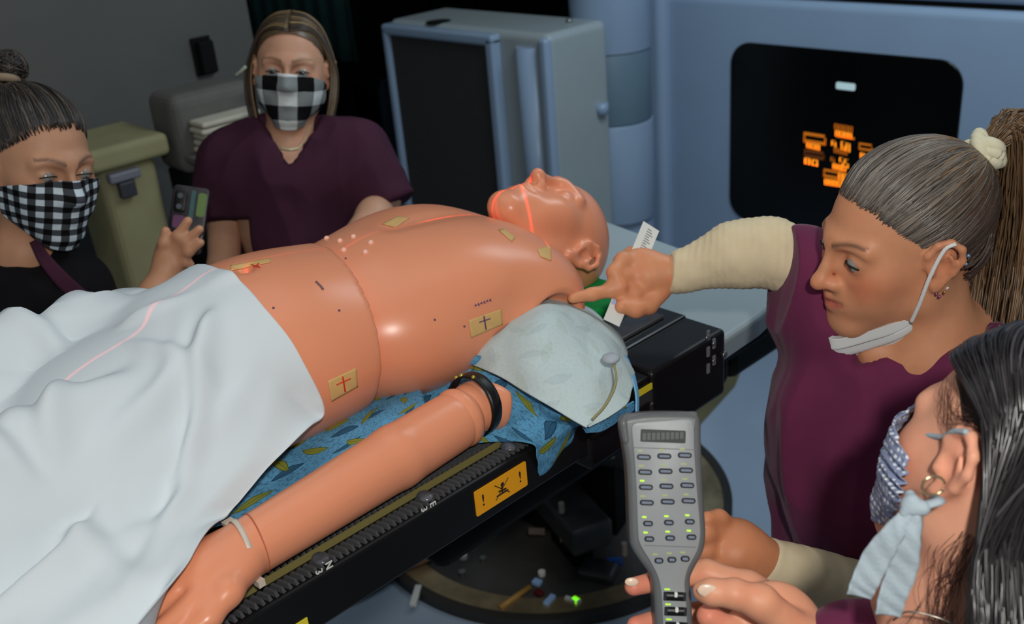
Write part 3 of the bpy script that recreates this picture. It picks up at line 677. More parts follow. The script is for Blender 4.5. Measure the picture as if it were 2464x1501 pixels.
# ---- generic head, local frame x = side, y = forward, z = up, chin -0.115 .. crown +0.12
def head_prims(nose=1.0, mouth=True, eye=True, lidopen=True, ears=(-1, 1), jaw=1.0, bald=False):
    p = [E_((0, -.018, .035), (.074, .095, .083), k=.03), E_((0, .02, -.015), (.060, .070, .085), k=.04), E_((0, .014, .042), (.058, .064, .056), k=.008),
         E_((0, .074, -.092), (.022 * jaw, .018, .019), k=.025)]
    for s in (-1, 1):
        p += [C_((s * .046 * jaw, .002, -.055), (s * .012, .072, -.095), .018, .015, k=.03), C_((s * .055, -.01, -.02), (s * .047 * jaw, .004, -.057), .017, .017, k=.03),
              E_((s * .040, .053, -.020), (.021, .024, .019), k=.03), E_((s * .031, .060, -.052), (.019, .02, .022), k=.03),
              C_((s * .012, .089, .022), (s * .044, .074, .020), .0085, .007, k=.018)]
    p += [C_((0, .086, .024), (0, .109, -.024), .0065, .0085, k=.014), E_((0, .112, -.030), (.0100, .0115, .0095), k=.010)]
    for s in (-1, 1):
        p += [E_((s * .0125, .097, -.032), (.0075, .0105, .0075), k=.008), E_((s * .0065, .104, -.0395), (.0036, .005, .0032), k=.003, op='s')]
        if eye:
            p += [E_((s * .031, .093, .003), (.019, .014, .013), k=.016, op='s'), E_((s * .031, .0745, .001), (.0155, .0145, .0135), k=.008)]
    if mouth:
        p += [E_((0, .082, -.058), (.028, .016, .020), k=.02), C_((-.021, .087, -.0550), (0, .0975, -.0535), .0035, .0058, k=.007), C_((.021, .087, -.0550), (0, .0975, -.0535), .0035, .0058, k=.007),
              C_((-.018, .087, -.0635), (0, .0955, -.0655), .0038, .0068, k=.007), C_((.018, .087, -.0635), (0, .0955, -.0655), .0038, .0068, k=.007),
              C_((-.022, .0945, -.0570), (0, .1045, -.0595), .0014, .0022, k=.004, op='s'), C_((.022, .0945, -.0570), (0, .1045, -.0595), .0014, .0018, k=.004, op='s')]
    for s in ears:
        hx = [(.073, .014, -.002), (.078, .014, .014), (.083, .004, .027), (.087, -.010, .029), (.091, -.022, .018), (.090, -.024, .002), (.085, -.016, -.014), (.079, -.004, -.028)]
        hx = [(s * a, b, c) for a, b, c in hx]
        p += [E_((s * .078, -.006, .002), (.006, .019, .027), k=.006)] + chain(hx, [.0035, .0038, .0042, .0045, .0045, .0042, .0042, .0048], .004)
        p += [E_((s * .079, .002, -.030), (.0045, .0085, .0095), k=.006), E_((s * .0855, .0, -.004), (.0065, .0085, .011), k=.004, op='s'), E_((s * .088, -.010, .013), (.0045, .006, .008), k=.003, op='s'),
              C_((s * .080, .010, -.010), (s * .079, .010, -.002), .0045, .004, k=.004)]
        p += chain([(s * .084, -.012, -.012), (s * .087, -.015, .0), (s * .087, -.010, .010)], [.003, .003, .003], .003)
    return p
def frame3(fwd, up):
    f = nrm(fwd); u = np.array(up, float); u = nrm(u - f * (u @ f)); return np.stack([np.cross(f, u), f, u])
# manikin head
MH = frame3((0.06, .10, .99), (0, .99, -.10)); mo = np.array([BX - 0.0, 1.100, 1.226]); ms = 1.02
hp = head_prims()
hl = xf(hp, MH, mo, ms) + [C_(LB(0, .93, 1.182), mo + (0, -.05, -.018), .056, .054, k=.025)]
hl.append(H_(LB(0, .93, 1.2), (0, -1, 0)))
V, F = sdf(hl, 0.0028, 2); V[:, 2] = np.maximum(V[:, 2], ZC + 0.002)
head_vf = (V, F); add('head', head_vf, m_sk, mk)
# detached forearm lying beside the body
EL, WR = PZ(1082, 1020, 1.163), PZ(598, 1318, 1.163)
arm_t = thing('manikin_forearm', 'detached flesh-coloured manikin forearm lying along the near edge of the couch', 'manikin arm', ((EL + WR) / 2)[[0, 1, 2]] - (0, 0, .04))
def L3(a, b, t): return a + (b - a) * t
ap = [C_(EL, L3(EL, WR, .3), .0385, .0395, k=.006), C_(L3(EL, WR, .3), WR, .0395, .0325, k=.006)]
V, F = sdf(ap, 0.003, 2); fore_vf = (V, F); add('forearm', fore_vf, m_sk, arm_t)
# elbow cap disc and upper stump
d = nrm(EL - WR); side = nrm(np.cross(d, (0, 0, 1)))
ST = PZ(1174, 984, 1.158)
pe = [E_(EL + d * .018, (.020, .039, .040), R=np.stack([d, side, np.cross(d, side)]), k=.01), C_(EL - d * .01, EL + d * .012, .034, .034, k=.01)]
add('elbow_joint', sdf(pe, 0.003, 2), m_sk, arm_t)
pe = [C_(EL + d * .045 + (0, 0, .0), ST + d * .012, .030, .033, k=.02), C_(EL + d * .035 + (0, 0, .004), EL + d * .05 - side * .01 + (0, 0, .004), .024, .024, k=.02), H_(ST + d * .028, d + np.array([0.5, 0, -.4])), C_(ST + d * .06 + (-.005, 0, .03), ST + d * .1, .04, .05, k=.01, op='s')]
add('upper_arm_stump', sdf(pe, 0.003, 2), m_sk, arm_t)
# black strap with gold studs
cc = EL + d * .046 + (0, 0, .006); pts = []
for i in range(17):
    a = math.radians(-50 + 240 * i / 16); pts.append(cc + side * (.0405 * math.cos(a)) + np.array([0, 0, 1]) * (.0395 * math.sin(a)) + d * 0.006 * math.sin(a))
sb = thing('wrist_strap', 'black band with gold studs around the elbow of the manikin arm', 'strap', cc - (0, 0, .03))
G = np.stack([np.array(pts) - d * .008, np.array(pts) + d * .008]); add('band', gridshell(patch(G, 4, 60), .003), m_blk, sb)
for i in (9, 11, 12): add('stud', ball(pts[i] + nrm(pts[i] - cc) * .002 - d * .006, .0028, 8, 5), mat('gold', srgb(200, 190, 70), 0.3, metal=.7), sb)
# hand
wd_ = nrm(WR - EL); up_ = np.array([0, 0, 1.0]); sd = nrm(np.cross(wd_, up_))
hd = []
pc = WR + wd_ * .055
hd += [C_(WR - wd_ * .004, pc, .0325, .030, k=.03), E_(pc + wd_ * .015 + sd * .005, (.055, .046, .020), R=np.stack([wd_, sd, up_]), k=.03)]
fb = pc + wd_ * .055
for i, (off, ln) in enumerate(((-.033, .062), (-.011, .072), (.012, .068), (.033, .052))):
    b = fb + sd * off; a1 = nrm(wd_ + sd * off * 2 - up_ * .15); p1_ = b + a1 * ln * .5; p2_ = p1_ + nrm(a1 - up_ * .35) * ln * .35; p3_ = p2_ + nrm(a1 - up_ * .6) * ln * .25
    hd += chain([b - a1 * .03, p1_, p2_, p3_], [.0115, .010, .009, .008], .008)
    if i < 3: hd.append(C_(fb + sd * (off + .0115) + up_ * .014 - wd_ * .02, fb + sd * (off + .0115) + up_ * .012 + wd_ * .05, .002, .0035, k=.008, op='s'))
tb_ = WR + wd_ * .02 - sd * .022
hd += chain([tb_, tb_ + wd_ * .035 - sd * .022, tb_ + wd_ * .065 - sd * .03 - up_ * .008, tb_ + wd_ * .09 - sd * .03 - up_ * .012], [.017, .0135, .011, .009], .012)
V, F = sdf(hd, 0.003, 2); V[:, 2] = np.maximum(V[:, 2], ZC + .002); hand_vf = (V, F); add('hand', hand_vf, m_sk, arm_t)
# wrist seam ring and zip tie
def ringpts(c, ax_, r, n=40, sq=1.0):
    w = nrm(ax_); u = nrm(np.cross(w, (0, 0, 1))); v = np.cross(u, w); return [c + r * (u * math.cos(2 * math.pi * i / n) + v * math.sin(2 * math.pi * i / n)) for i in range(n + 1)]
wc = L3(EL, WR, .965)
ax2 = nrm(wd_ + 0.25 * sd)
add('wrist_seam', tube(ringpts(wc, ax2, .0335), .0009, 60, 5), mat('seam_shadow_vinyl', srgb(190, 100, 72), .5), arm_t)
zt_ = thing('cable_tie', 'translucent white cable tie around the manikin wrist', 'cable tie', WR - (0, 0, .035))
zc_ = WR + wd_ * .006
G = np.stack([np.array(ringpts(zc_, ax2, .0345)) - wd_ * .003, np.array(ringpts(zc_, ax2, .0345)) + wd_ * .003]); m_tie = mat('cable_tie_nylon', srgb(215, 200, 185), .35, .5)
add('strap', gridshell(patch(G, 3, 80), .0016), m_tie, zt_)
rp = ringpts(zc_, ax2, .036)
hq = PROJ(zc_); 
cb = bvh(fore_vf); 
e1 = min(rp, key=lambda p: (PROJ(p)[0] - 560) ** 2 + (PROJ(p)[1] - 1262) ** 2); e2 = min(rp, key=lambda p: (PROJ(p)[0] - 622) ** 2 + (PROJ(p)[1] - 1395) ** 2)
add('locking_head', flat_ := box(e2 + (0.004, 0, 0), (.004, .005, .004), np.stack([wd_, sd, up_])), m_tie, zt_, smooth=False)
add('tab', box(e1 + (0, 0, .001), (.006, .008, .002), np.stack([wd_, sd, up_])), m_tie, zt_, smooth=False)

# ---- tapes and ink on the manikin
trT = bvh(merge([chest_vf, belly_vf])); trH = bvh(merge([head_vf, chest_vf]))
m_tape = mat('masking_tape', srgb(216, 176, 112), .6, .3, var=.05, vscale=60)
m_red = mat('red_ink', srgb(215, 60, 30), .5); m_pur = mat('purple_ink', srgb(95, 70, 110), .5)
def tape(quad, label, cross=None, ink=None, tree=None, nu=14, nv=10, marks=()):
    tree = tree or trT; V, F = decal(tree, quad, nu, nv, .0009, .0005)
    t = thing('tape_piece', label, 'tape', V.mean(0), 'tape pieces stuck on the manikin'); add('tape', (V, F), m_tape, t)
    for k, ln in enumerate(cross or []):
        pts = [hit(tree, ln[0] + (ln[2] - ln[0]) * i / 7, ln[1] + (ln[3] - ln[1]) * i / 7, .0016) for i in range(8)]
        add('ink_line', tube(pts, ln[4] if len(ln) > 4 else .0009, 14, 5), ink, t)
    return t
tape([(788, 916), (857, 884), (860, 930), (797, 966)], 'tape with red cross near the white sheet on the manikin side', [(823, 905, 829, 941, .0012), (808, 925, 842, 910)], m_red)
tape([(1127, 770), (1206, 742), (1209, 780), (1133, 813)], 'tape with purple cross on the manikin side below its armpit', [(1163, 760, 1168, 792, .0012), (1152, 775, 1178, 766)], m_pur)
tape([(554, 640), (650, 622), (652, 632), (556, 652)], 'tape with red mark on top of the manikin abdomen', [(606, 638, 626, 645), (612, 646, 624, 636)], m_red, nv=6)
tape([(920, 540), (955, 522), (985, 525), (952, 548)], 'plain tape across the top of the manikin chest', nv=8)
tape([(1198, 553), (1212, 551), (1240, 572), (1232, 583)], 'plain tape at the front of the manikin neck', tree=trH, nv=6)
tape([(1292, 600), (1324, 592), (1326, 628), (1300, 618)], 'plain tape at the near side of the manikin neck below the ear', tree=trH)
def inkline(name, pts, r, m):
    q = [hit(trT, x, y, .0006) for x, y in pts]; q = [p for p in q if p is not None]
    if len(q) > 1: add(name, tube(q, r, 4 * len(q), 5), m, mk)
inkline('ink_mark', [(760, 678), (766, 684), (772, 690), (777, 697)], .0016, mat('blue_grey_ink', srgb(120, 90, 100), .5))
for x, y in ((658, 741), (816, 747), (832, 622), (1046, 769), (1117, 785)):
    p = hit(trT, x, y, .0003); add('ink_dot', ball(p, .0016, 8, 5), m_pur, mk)
m_port = mat('pale_port', srgb(255, 196, 176), .45)
for x, y in ((757, 583), (786, 574), (818, 580), (850, 570), (892, 584), (827, 602), (879, 607)):
    p = hit(trT, x, y, 0)
    if p is not None: add('raised_port', ball(p, .0042, 10, 6), m_port, mk)
# small handwritten marks beside the purple cross
for k in range(6):
    x = 1142 + k * 7; y = 735 - k * 2.6
    inkline('handwriting', [(x, y + 2), (x + 2, y - 3), (x + 4, y + 1 + (k % 2) * 2)], .0007, m_pur)
# glossy seam lip and clear tape at the seam
p_ = [hit(trT, x, y, .0004) for x, y in ((884, 700), (890, 720), (898, 742), (903, 760))]
# ------------------------------------------------------------------ head pad
gp = thing('head_pad', 'bright green pad under the manikin head', 'pad', (BX, 1.09, ZC))
m_green = mat('green_pad', srgb(10, 140, 62), .7, .2, var=.08)
a = PZ(1440, 668, ZC + .02); b_ = PZ(1360, 712, ZC + .012)
V, F = prism(rpoly(.115, .085, .03, 5), (BX + .015, 1.085, ZC + .0005), np.eye(3), 0, .028, .008, 3); add('foam', (V, F), m_green, gp)

# ------------------------------------------------------------------ sheet over the legs
m_sheet = mat('white_cotton', srgb(218, 226, 230), .85, .15, var=.015, vscale=8, bump=.12, bscale=420)
tb2 = bvh(belly_vf)
hem = [np.array(LB(-.20, .50, 1.13)), np.array(LB(-.178, .53, 1.25))]
for x, y in ((540, 668), (590, 702), (640, 758), (697, 826), (735, 890), (768, 955)):
    h = hit(tb2, x, y, .007); hem.append(h if h is not None else P(x, y, 1.33))
hem += [PX(779, 1000, -.962), PX(752, 1020, -.950), PX(725, 1045, -.940), PX(690, 1080, -.932), PX(640, 1130, -.925), PX(590, 1190, -.915), PX(540, 1248, -.900), PZ(440, 1370, 1.205), PZ(330, 1501, 1.21), PZ(250, 1600, 1.20)]
hem = np.array(hem); NU, NV = 150, 170
HP = catmull(hem, NU)
yend = -.25
def smax(a, b, k): h = np.clip(k - np.abs(a - b), 0, None) / k; return np.maximum(a, b) + h * h * k / 4
G = np.zeros((NU, NV, 3)); u = np.linspace(0, 1, NU)[:, None]; v = np.linspace(0, 1, NV)[None] ** 1.15
xe = -1.46 + (0.74) * u
X = HP[:, 0:1] + (xe - HP[:, 0:1]) * v ** 0.9; Y = HP[:, 1:2] + (yend - HP[:, 1:2]) * v
def bump_(x, c, w): return np.exp(-((x - c) / w) ** 2)
far = 1.195 + .155 * bump_(X, -1.255 - (Y - .3) * .02, .078) * (0.62 + .38 * np.clip(bump_(Y, .25, .3) + (Y < .25), 0, 1))
near = 1.185 + .155 * bump_(X, -1.045, .085) * (0.55 + .45 * np.clip(bump_(Y, .22, .34) + (Y < .22), 0, 1))
hip = 1.15 + .205 * np.exp(-(np.abs((X + 1.125) / .175) ** 3.2)) * np.exp(-((Y - .53) / .20) ** 4)
Z = smax(smax(far, near, .05), hip, .06)
# tension folds
vv = np.clip(v * 7, 0, 1)
def crease(px, py, ang, ln, w, amp, seed=0):
    """one long fold: ridge along a wandering line through (px, py)"""
    ca, sa = math.cos(ang), math.sin(ang); a = (X - px) * ca + (Y - py) * sa; b = -(X - px) * sa + (Y - py) * ca + .012 * noise(np.stack([a * 9 + seed, 0 * a, 0 * a], -1), 1)
    q = b / w; return amp * np.exp(-(a / ln) ** 2) * (np.exp(-q * q) - .7 * np.exp(-(q - 1.7) ** 2))
for (px_, py_, an, ln, w, am, sd_) in ((-1.24, .43, .9, .12, .014, .016, 1), (-1.12, .47, 1.15, .12, .012, .014, 2), (-1.17, .36, .35, .14, .014, .018, 3), (-1.06, .52, 1.9, .10, .012, .016, 4), (-1.02, .55, 2.0, .10, .010, .014, 5),
        (-1.0, .42, 2.3, .14, .012, .018, 6), (-.97, .30, 2.1, .20, .018, .014, 7), (-1.05, .20, .2, .16, .014, .012, 8), (-.93, .24, 1.75, .25, .014, .012, 9), (-1.2, .22, 1.3, .2, .014, .014, 10), (-1.3, .40, 1.1, .12, .014, .018, 11), (-.90, .12, 1.7, .25, .016, .014, 12), (-1.16, .56, .5, .08, .009, .008, 13), (-1.10, .30, 2.7, .14, .013, .014, 14)):
    Z = Z + crease(px_, py_, an, ln, w, am, sd_) * vv
Z += .008 * fbm(np.stack([X, Y * .55, 0 * X], -1) + 3, 6, 3) * vv
# near side falls off towards the arm and the couch edge
over = np.clip((X + .855) / .06, 0, 1); Z = Z * (1 - over) + (1.205 - .1 * over) * over
tA = bvh(merge([belly_vf, legs_vf, fore_vf, hand_vf])); Bz = np.full(X.shape, ZC)
for i in range(NU):
    for j in range(NV):
        h = tA.ray_cast(Vector((X[i, j], Y[i, j], 1.8)), Vector((0, 0, -1)))
        if h[0] is not None: Bz[i, j] = h[0].z
for _ in range(14):
    Bm = np.pad(Bz, 1, mode='edge'); Bz = np.maximum(Bz, (Bm[:-2, 1:-1] + Bm[2:, 1:-1] + Bm[1:-1, :-2] + Bm[1:-1, 2:]) / 4)
bl = np.clip(v / (.07 + 0 * u), 0, 1); bl = bl * bl * (3 - 2 * bl); Z = HP[:, 2:3] + (Z - HP[:, 2:3]) * bl; Z = smax(Z, Bz + .009, .012)
G[..., 0], G[..., 1], G[..., 2] = X, Y, Z
Vs, Fs_ = gridshell(G, .0022)
sh = add('bed_sheet', (Vs, Fs_), m_sheet, None, label='crumpled white sheet covering the legs of the manikin', cat='sheet'); sheet_vf = (Vs, Fs_)

# ------------------------------------------------------------------ gown cloth
def leaf_mat(name, base, leafs=True, inside=False):
    m = bpy.data.materials.new(name); m.use_nodes = True; nt = m.node_tree; b = nt.nodes['Principled BSDF']; N = nt.nodes.new; L = nt.links.new
    b.inputs['Roughness'].default_value = .85; b.inputs['Specular IOR Level'].default_value = .15
    uv = N('ShaderNodeUVMap'); n = N('ShaderNodeTexNoise'); n.inputs['Scale'].default_value = 260; n.inputs['Detail'].default_value = 4
    L(uv.outputs[0], n.inputs['Vector'])
    cr = N('ShaderNodeValToRGB'); cr.color_ramp.elements[0].position = .36; cr.color_ramp.elements[1].position = .52
    d = tuple(c * (.93 if inside else .55) for c in base); cr.color_ramp.elements[0].color = (*d, 1); cr.color_ramp.elements[1].color = (*base, 1); L(n.outputs[0], cr.inputs[0])
    out = cr.outputs[0]
    for k, (seed, colA, colB, sc) in enumerate(((0.0, srgb(50, 96, 128), srgb(34, 66, 92), 20.0), (5.37, srgb(138, 142, 58), srgb(88, 98, 40), 20.0))):
        mp = N('ShaderNodeMapping'); mp.inputs['Location'].default_value = (seed, seed * .7, 0); mp.inputs['Scale'].default_value = (sc, sc, 1); L(uv.outputs[0], mp.inputs[0])
        vo = N('ShaderNodeTexVoronoi'); vo.voronoi_dimensions = '2D'; vo.inputs['Scale'].default_value = 1.0; vo.inputs['Randomness'].default_value = .55; L(mp.outputs[0], vo.inputs['Vector'])
        sub = N('ShaderNodeVectorMath'); sub.operation = 'SUBTRACT'; L(mp.outputs[0], sub.inputs[0]); L(vo.outputs['Position'], sub.inputs[1])
        sx = N('ShaderNodeSeparateColor'); L(vo.outputs['Color'], sx.inputs[0])
        an = N('ShaderNodeMath'); an.operation = 'MULTIPLY'; an.inputs[1].default_value = 6.28; L(sx.outputs[0], an.inputs[0])
        ro = N('ShaderNodeVectorRotate'); ro.rotation_type = 'Z_AXIS'; L(sub.outputs[0], ro.inputs['Vector']); L(an.outputs[0], ro.inputs['Angle'])
        sp = N('ShaderNodeSeparateXYZ'); L(ro.outputs[0], sp.inputs[0])
        # leaf outline |y| < w*(1-(x/l)^2), bent by x*x
        def MA(op, a, b_=None):
            q = N('ShaderNodeMath'); q.operation = op
            for i, z in enumerate((a, b_)):
                if z is None: continue
                if isinstance(z, (int, float)): q.inputs[i].default_value = z
                else: L(z, q.inputs[i])
            return q.outputs[0]
        xx = MA('DIVIDE', sp.outputs[0], .36); x2 = MA('MULTIPLY', xx, xx); bend = MA('MULTIPLY', x2, .05); y2 = MA('ABSOLUTE', MA('SUBTRACT', sp.outputs[1], bend))
        wv = MA('MULTIPLY', MA('SUBTRACT', 1.0, x2), .115); inside_ = MA('GREATER_THAN', MA('SUBTRACT', wv, y2), 0.0)
        rim = MA('GREATER_THAN', MA('SUBTRACT', wv, y2), .022); vein = MA('GREATER_THAN', y2, .006); core = MA('MULTIPLY', rim, vein)
        keep = MA('GREATER_THAN', sx.outputs[1], .05 if k == 0 else .12); msk = MA('MULTIPLY', inside_, keep)
        if inside: msk = MA('MULTIPLY', msk, .10)
        lc_ = N('ShaderNodeMix'); lc_.data_type = 'RGBA'; lc_.inputs['A'].default_value = (*colB, 1); lc_.inputs['B'].default_value = (*colA, 1); L(core, lc_.inputs['Factor'])
        mx = N('ShaderNodeMix'); mx.data_type = 'RGBA'; L(msk, mx.inputs['Factor']); L(out, mx.inputs['A']); L(lc_.outputs['Result'], mx.inputs['B']); out = mx.outputs['Result']
    L(out, b.inputs['Base Color']); MATS[name] = m; return m
m_leaf = leaf_mat('leaf_print_cotton', srgb(96, 160, 200)); m_leafin = leaf_mat('pale_cloth_reverse', srgb(196, 212, 212), inside=True)
gw = thing('patient_gown', 'blue leaf-print hospital gown bunched beside and over the near shoulder of the manikin', 'gown', (-.95, .8, ZC))
def cloth(name, ctrl, nu, nv, m, parent, th=.002, amp=.003, scale=28, label=None, seed=0):
    G = patch(np.array([[PZ(*c) if len(c) == 3 else P(c[0], c[1], c[2]) for c in row] for row in ctrl]), nu, nv)
    du = np.gradient(G, axis=0); dv = np.gradient(G, axis=1); N_ = np.cross(du, dv); N_ /= np.linalg.norm(N_, axis=2)[..., None] + 1e-12
    G = G + N_ * (amp * (.6 * fbm(G + seed, scale, 2) + .8 * np.clip(1 - 2.4 * np.abs(noise(G @ np.array([[.9, .3, 0], [-.1, .35, 0], [.2, 0, 1]]) + seed, scale * .9)), -.2, 1)))[..., None]
    # metric uv
    cu = np.concatenate([[0], np.cumsum(np.linalg.norm(np.diff(G.mean(1), axis=0), axis=1))]); cv = np.concatenate([[0], np.cumsum(np.linalg.norm(np.diff(G.mean(0), axis=0), axis=1))])
    uv = np.stack(np.meshgrid(cu + seed * .37, cv + seed * .21, indexing='ij'), -1).reshape(-1, 2)
    V, F = gridshell(G, th); return add(name, (V, F), m, parent, uv=np.concatenate([uv, uv]), label=label)
# strip between torso and forearm
cloth('strip', [[(500, 1275, 1.165), (640, 1110, 1.150), (730, 1036, 1.145), (745, 1010, 1.125)],
                [(620, 1235, 1.140), (700, 1110, 1.150), (790, 1010, 1.155), (800, 985, 1.130)],
                [(760, 1170, 1.150), (800, 1080, 1.160), (860, 985, 1.160), (880, 955, 1.132)],
                [(900, 1090, 1.150), (920, 1020, 1.165), (940, 955, 1.165), (960, 925, 1.135)],
                [(1030, 1010, 1.150), (1020, 960, 1.165), (1010, 915, 1.165), (1020, 885, 1.140)]], 70, 44, m_leaf, gw, amp=.005, seed=1)
# big printed part falling over the couch edge
cloth('printed_side', [[(975, 915, 1.150), (1000, 985, 1.140), (1035, 1030, 1.135), (1070, 1080, 1.125)],
                       [(1060, 878, 1.165), (1120, 965, 1.150), (1150, 1010, 1.140), (1180, 1060, 1.125)],
                       [(1170, 868, 1.185), (1210, 945, 1.160), (1250, 1030, 1.140), (1290, 1075, 1.118)],
                       [(1290, 930, 1.180), (1330, 990, 1.160), (1360, 1040, 1.120), (1300, 1148, 1.055)],
                       [(1400, 1000, 1.165), (1400, 1015, 1.155), (1395, 1035, 1.115), (1345, 1110, 1.05)]], 90, 60, m_leaf, gw, amp=.006, seed=2)
cloth('rolled_edge', [[(978, 925, 1.168), (1080, 888, 1.178), (1180, 868, 1.190)], [(972, 905, 1.178), (1070, 868, 1.188), (1170, 858, 1.196)], [(1000, 896, 1.172), (1060, 875, 1.180), (1150, 862, 1.185)]], 20, 40, m_leaf, gw, th=.004, amp=.003, seed=3)
# pale reverse draped over the shoulder
cloth('reverse_side', [[(1112, 868, 1.180), (1200, 905, 1.186), (1300, 965, 1.180), (1400, 1020, 1.165), (1420, 1026, 1.160)],
                       [(1150, 830, 1.205), (1240, 850, 1.215), (1340, 900, 1.200), (1425, 960, 1.180), (1470, 1000, 1.160)],
                       [(1220, 780, 1.225), (1300, 790, 1.240), (1400, 830, 1.215), (1470, 890, 1.190), (1515, 965, 1.160)],
                       [(1280, 722, 1.225), (1340, 735, 1.235), (1420, 765, 1.210), (1480, 830, 1.180), (1522, 930, 1.155)],
                       [(1300, 708, 1.205), (1365, 708, 1.195), (1440, 745, 1.165), (1490, 810, 1.145), (1518, 900, 1.140)]], 90, 90, m_leafin, gw, amp=.007, scale=16, seed=4)
cloth('border_edge', [[(1488, 835, 1.150), (1515, 890, 1.155), (1528, 940, 1.155), (1530, 990, 1.145)], [(1496, 838, 1.140), (1524, 890, 1.145), (1536, 940, 1.145), (1536, 992, 1.135)]], 8, 40, mat('pale_blue_binding', srgb(120, 185, 225), .8), gw, amp=.001)
cloth('lower_hem', [[(1398, 1022, 1.158), (1440, 1010, 1.155), (1490, 985, 1.150), (1525, 965, 1.150)], [(1410, 1042, 1.140), (1450, 1035, 1.135), (1495, 1008, 1.130), (1530, 985, 1.135)]], 14, 40, m_leaf, gw, amp=.003, seed=6)
tie = [(1470, 855, 1.21), (1478, 880, 1.21), (1482, 920, 1.20), (1460, 970, 1.185), (1425, 1010, 1.17)]
add('tie_cord', tube([PZ(*c) for c in tie], .0018, 40, 6), mat('olive_cord', srgb(150, 145, 100), .8), gw)
add('snap', ball(PZ(1470, 862, 1.215), (.012, .012, .006), 14, 8), mat('grey_snap', srgb(170, 178, 186), .6), gw)
# white liner just showing at the manikin side
cloth('liner', [[(880, 960, 1.135), (930, 940, 1.14), (980, 930, 1.145)], [(900, 945, 1.15), (935, 932, 1.152), (980, 920, 1.152)]], 10, 20, m_sheet, gw, amp=.001)

# ------------------------------------------------------------------ positioning lasers (real line projecting lamps)
def laser(name, loc, pts, power, half=0.0012, color=(1, .04, .03), span=60):
    """spot lamp whose light is a thin plane through three points"""
    loc = np.array(loc, float); a, b = [np.array(p) for p in pts]; n = nrm(np.cross(a - loc, b - loc)); dirn = nrm(nrm(a - loc) + nrm(b - loc))
    l = bpy.data.lights.new(name, 'SPOT'); l.energy = power; l.color = color; l.spot_size = math.radians(span); l.shadow_soft_size = 0.002; l.spot_blend = .3
    o = bpy.data.objects.new(name, l); SC.collection.objects.link(o)
    zax = -dirn; xax = n; yax = np.cross(zax, xax); o.matrix_world = Matrix([[xax[0], yax[0], zax[0], loc[0]], [xax[1], yax[1], zax[1], loc[1]], [xax[2], yax[2], zax[2], loc[2]], [0, 0, 0, 1]])
    l.use_nodes = True; nt = l.node_tree; em = nt.nodes['Emission']; tc = nt.nodes.new('ShaderNodeTexCoord'); sp = nt.nodes.new('ShaderNodeSeparateXYZ'); nt.links.new(tc.outputs['Normal'], sp.inputs[0])
    ab = nt.nodes.new('ShaderNodeMath'); ab.operation = 'ABSOLUTE'; nt.links.new(sp.outputs[0], ab.inputs[0])
    lt_ = nt.nodes.new('ShaderNodeMath'); lt_.operation = 'LESS_THAN'; lt_.inputs[1].default_value = half; nt.links.new(ab.outputs[0], lt_.inputs[0])
    nt.links.new(lt_.outputs[0], em.inputs['Strength']); return o
nose = hit(trH, 1303, 425); chn = hit(trH, 1232, 475)
laser('laser_sagittal_body', (BX - .35, -1.0, 2.4), ((BX, .62, 1.34), (BX, .30, 1.34)), 75, .0011, span=34)
laser('laser_sagittal_face', (BX, .35, 2.5), ((BX, 1.10, 1.33), (BX, 1.0, 1.25)), 95, .0013, span=15)
laser('laser_transverse_face', (BX + .75, .55, 2.3), ((BX + .05, 1.02, 1.25), (BX - .02, 1.06, 1.34)), 95, .0013, span=12)
# ------------------------------------------------------------------ people
def skinmat(name): return mat(name, (1, 1, 1), .48, .35, var=.05, vscale=45, bump=.10, bscale=520, vcol=True, sss=.12)
m_skin = skinmat('skin')
m_eye = mat('eye', (1, 1, 1), .12, .5, vcol=True)
def cl(base, V, M, o, s=1.0, brow=True, browcol=(.10, .07, .05), lips=(.45, .14, .12), blush=.25, hairmask=None, haircol=None):
    """skin colour from head-local position"""
    q = (V - o) @ M.T / s; c = np.tile(np.array(base), (len(V), 1)); g = lambda cx, cy, cz, rx, ry, rz: np.exp(-(((q[:, 0] - cx) / rx) ** 2 + ((q[:, 1] - cy) / ry) ** 2 + ((q[:, 2] - cz) / rz) ** 2))
    def mixc(w, col):
        nonlocal c
        w = np.clip(w, 0, 1)[:, None]; c = c * (1 - w) + np.array(col) * w
    red = np.array(base) * np.array([1.05, .68, .62])
    for sg in (-1, 1):
        mixc(g(sg * .045, .06, -.025, .022, .05, .022) * blush * 1.5, red); mixc(g(sg * .085, -.006, 0, .01, .03, .04) * .35, red)
    mixc(g(0, .11, -.03, .014, .016, .014) * .5, red)
    lw = (np.abs(q[:, 0]) < .024) & (q[:, 1] > .07)
    mixc(np.exp(-((q[:, 2] + .0595) / (.0095 * np.clip(1 - (np.abs(q[:, 0]) / .026) ** 2, .05, 1))) ** 4) * lw * .85, lips)
    if brow:
        for sg in (-1, 1):
            xx = np.clip((q[:, 0] * sg - .012) / .034, 0, 1); zc = .0235 + .006 * np.sin(xx * 2.3); on = (q[:, 0] * sg > .010) & (q[:, 0] * sg < .050) & (q[:, 1] > .04)
            mixc(np.exp(-((q[:, 2] - zc) / (.0036 * (1.15 - xx * .6))) ** 2) * on * .85, browcol)
            mixc(g(sg * .031, .088, .001, .016, .012, .0035) * .55, np.array(base) * .35)
    if hairmask is not None: mixc(hairmask(q), haircol)
    mixc(np.clip(fbm(q, 40, 2), 0, 1) * .12, red)
    return c
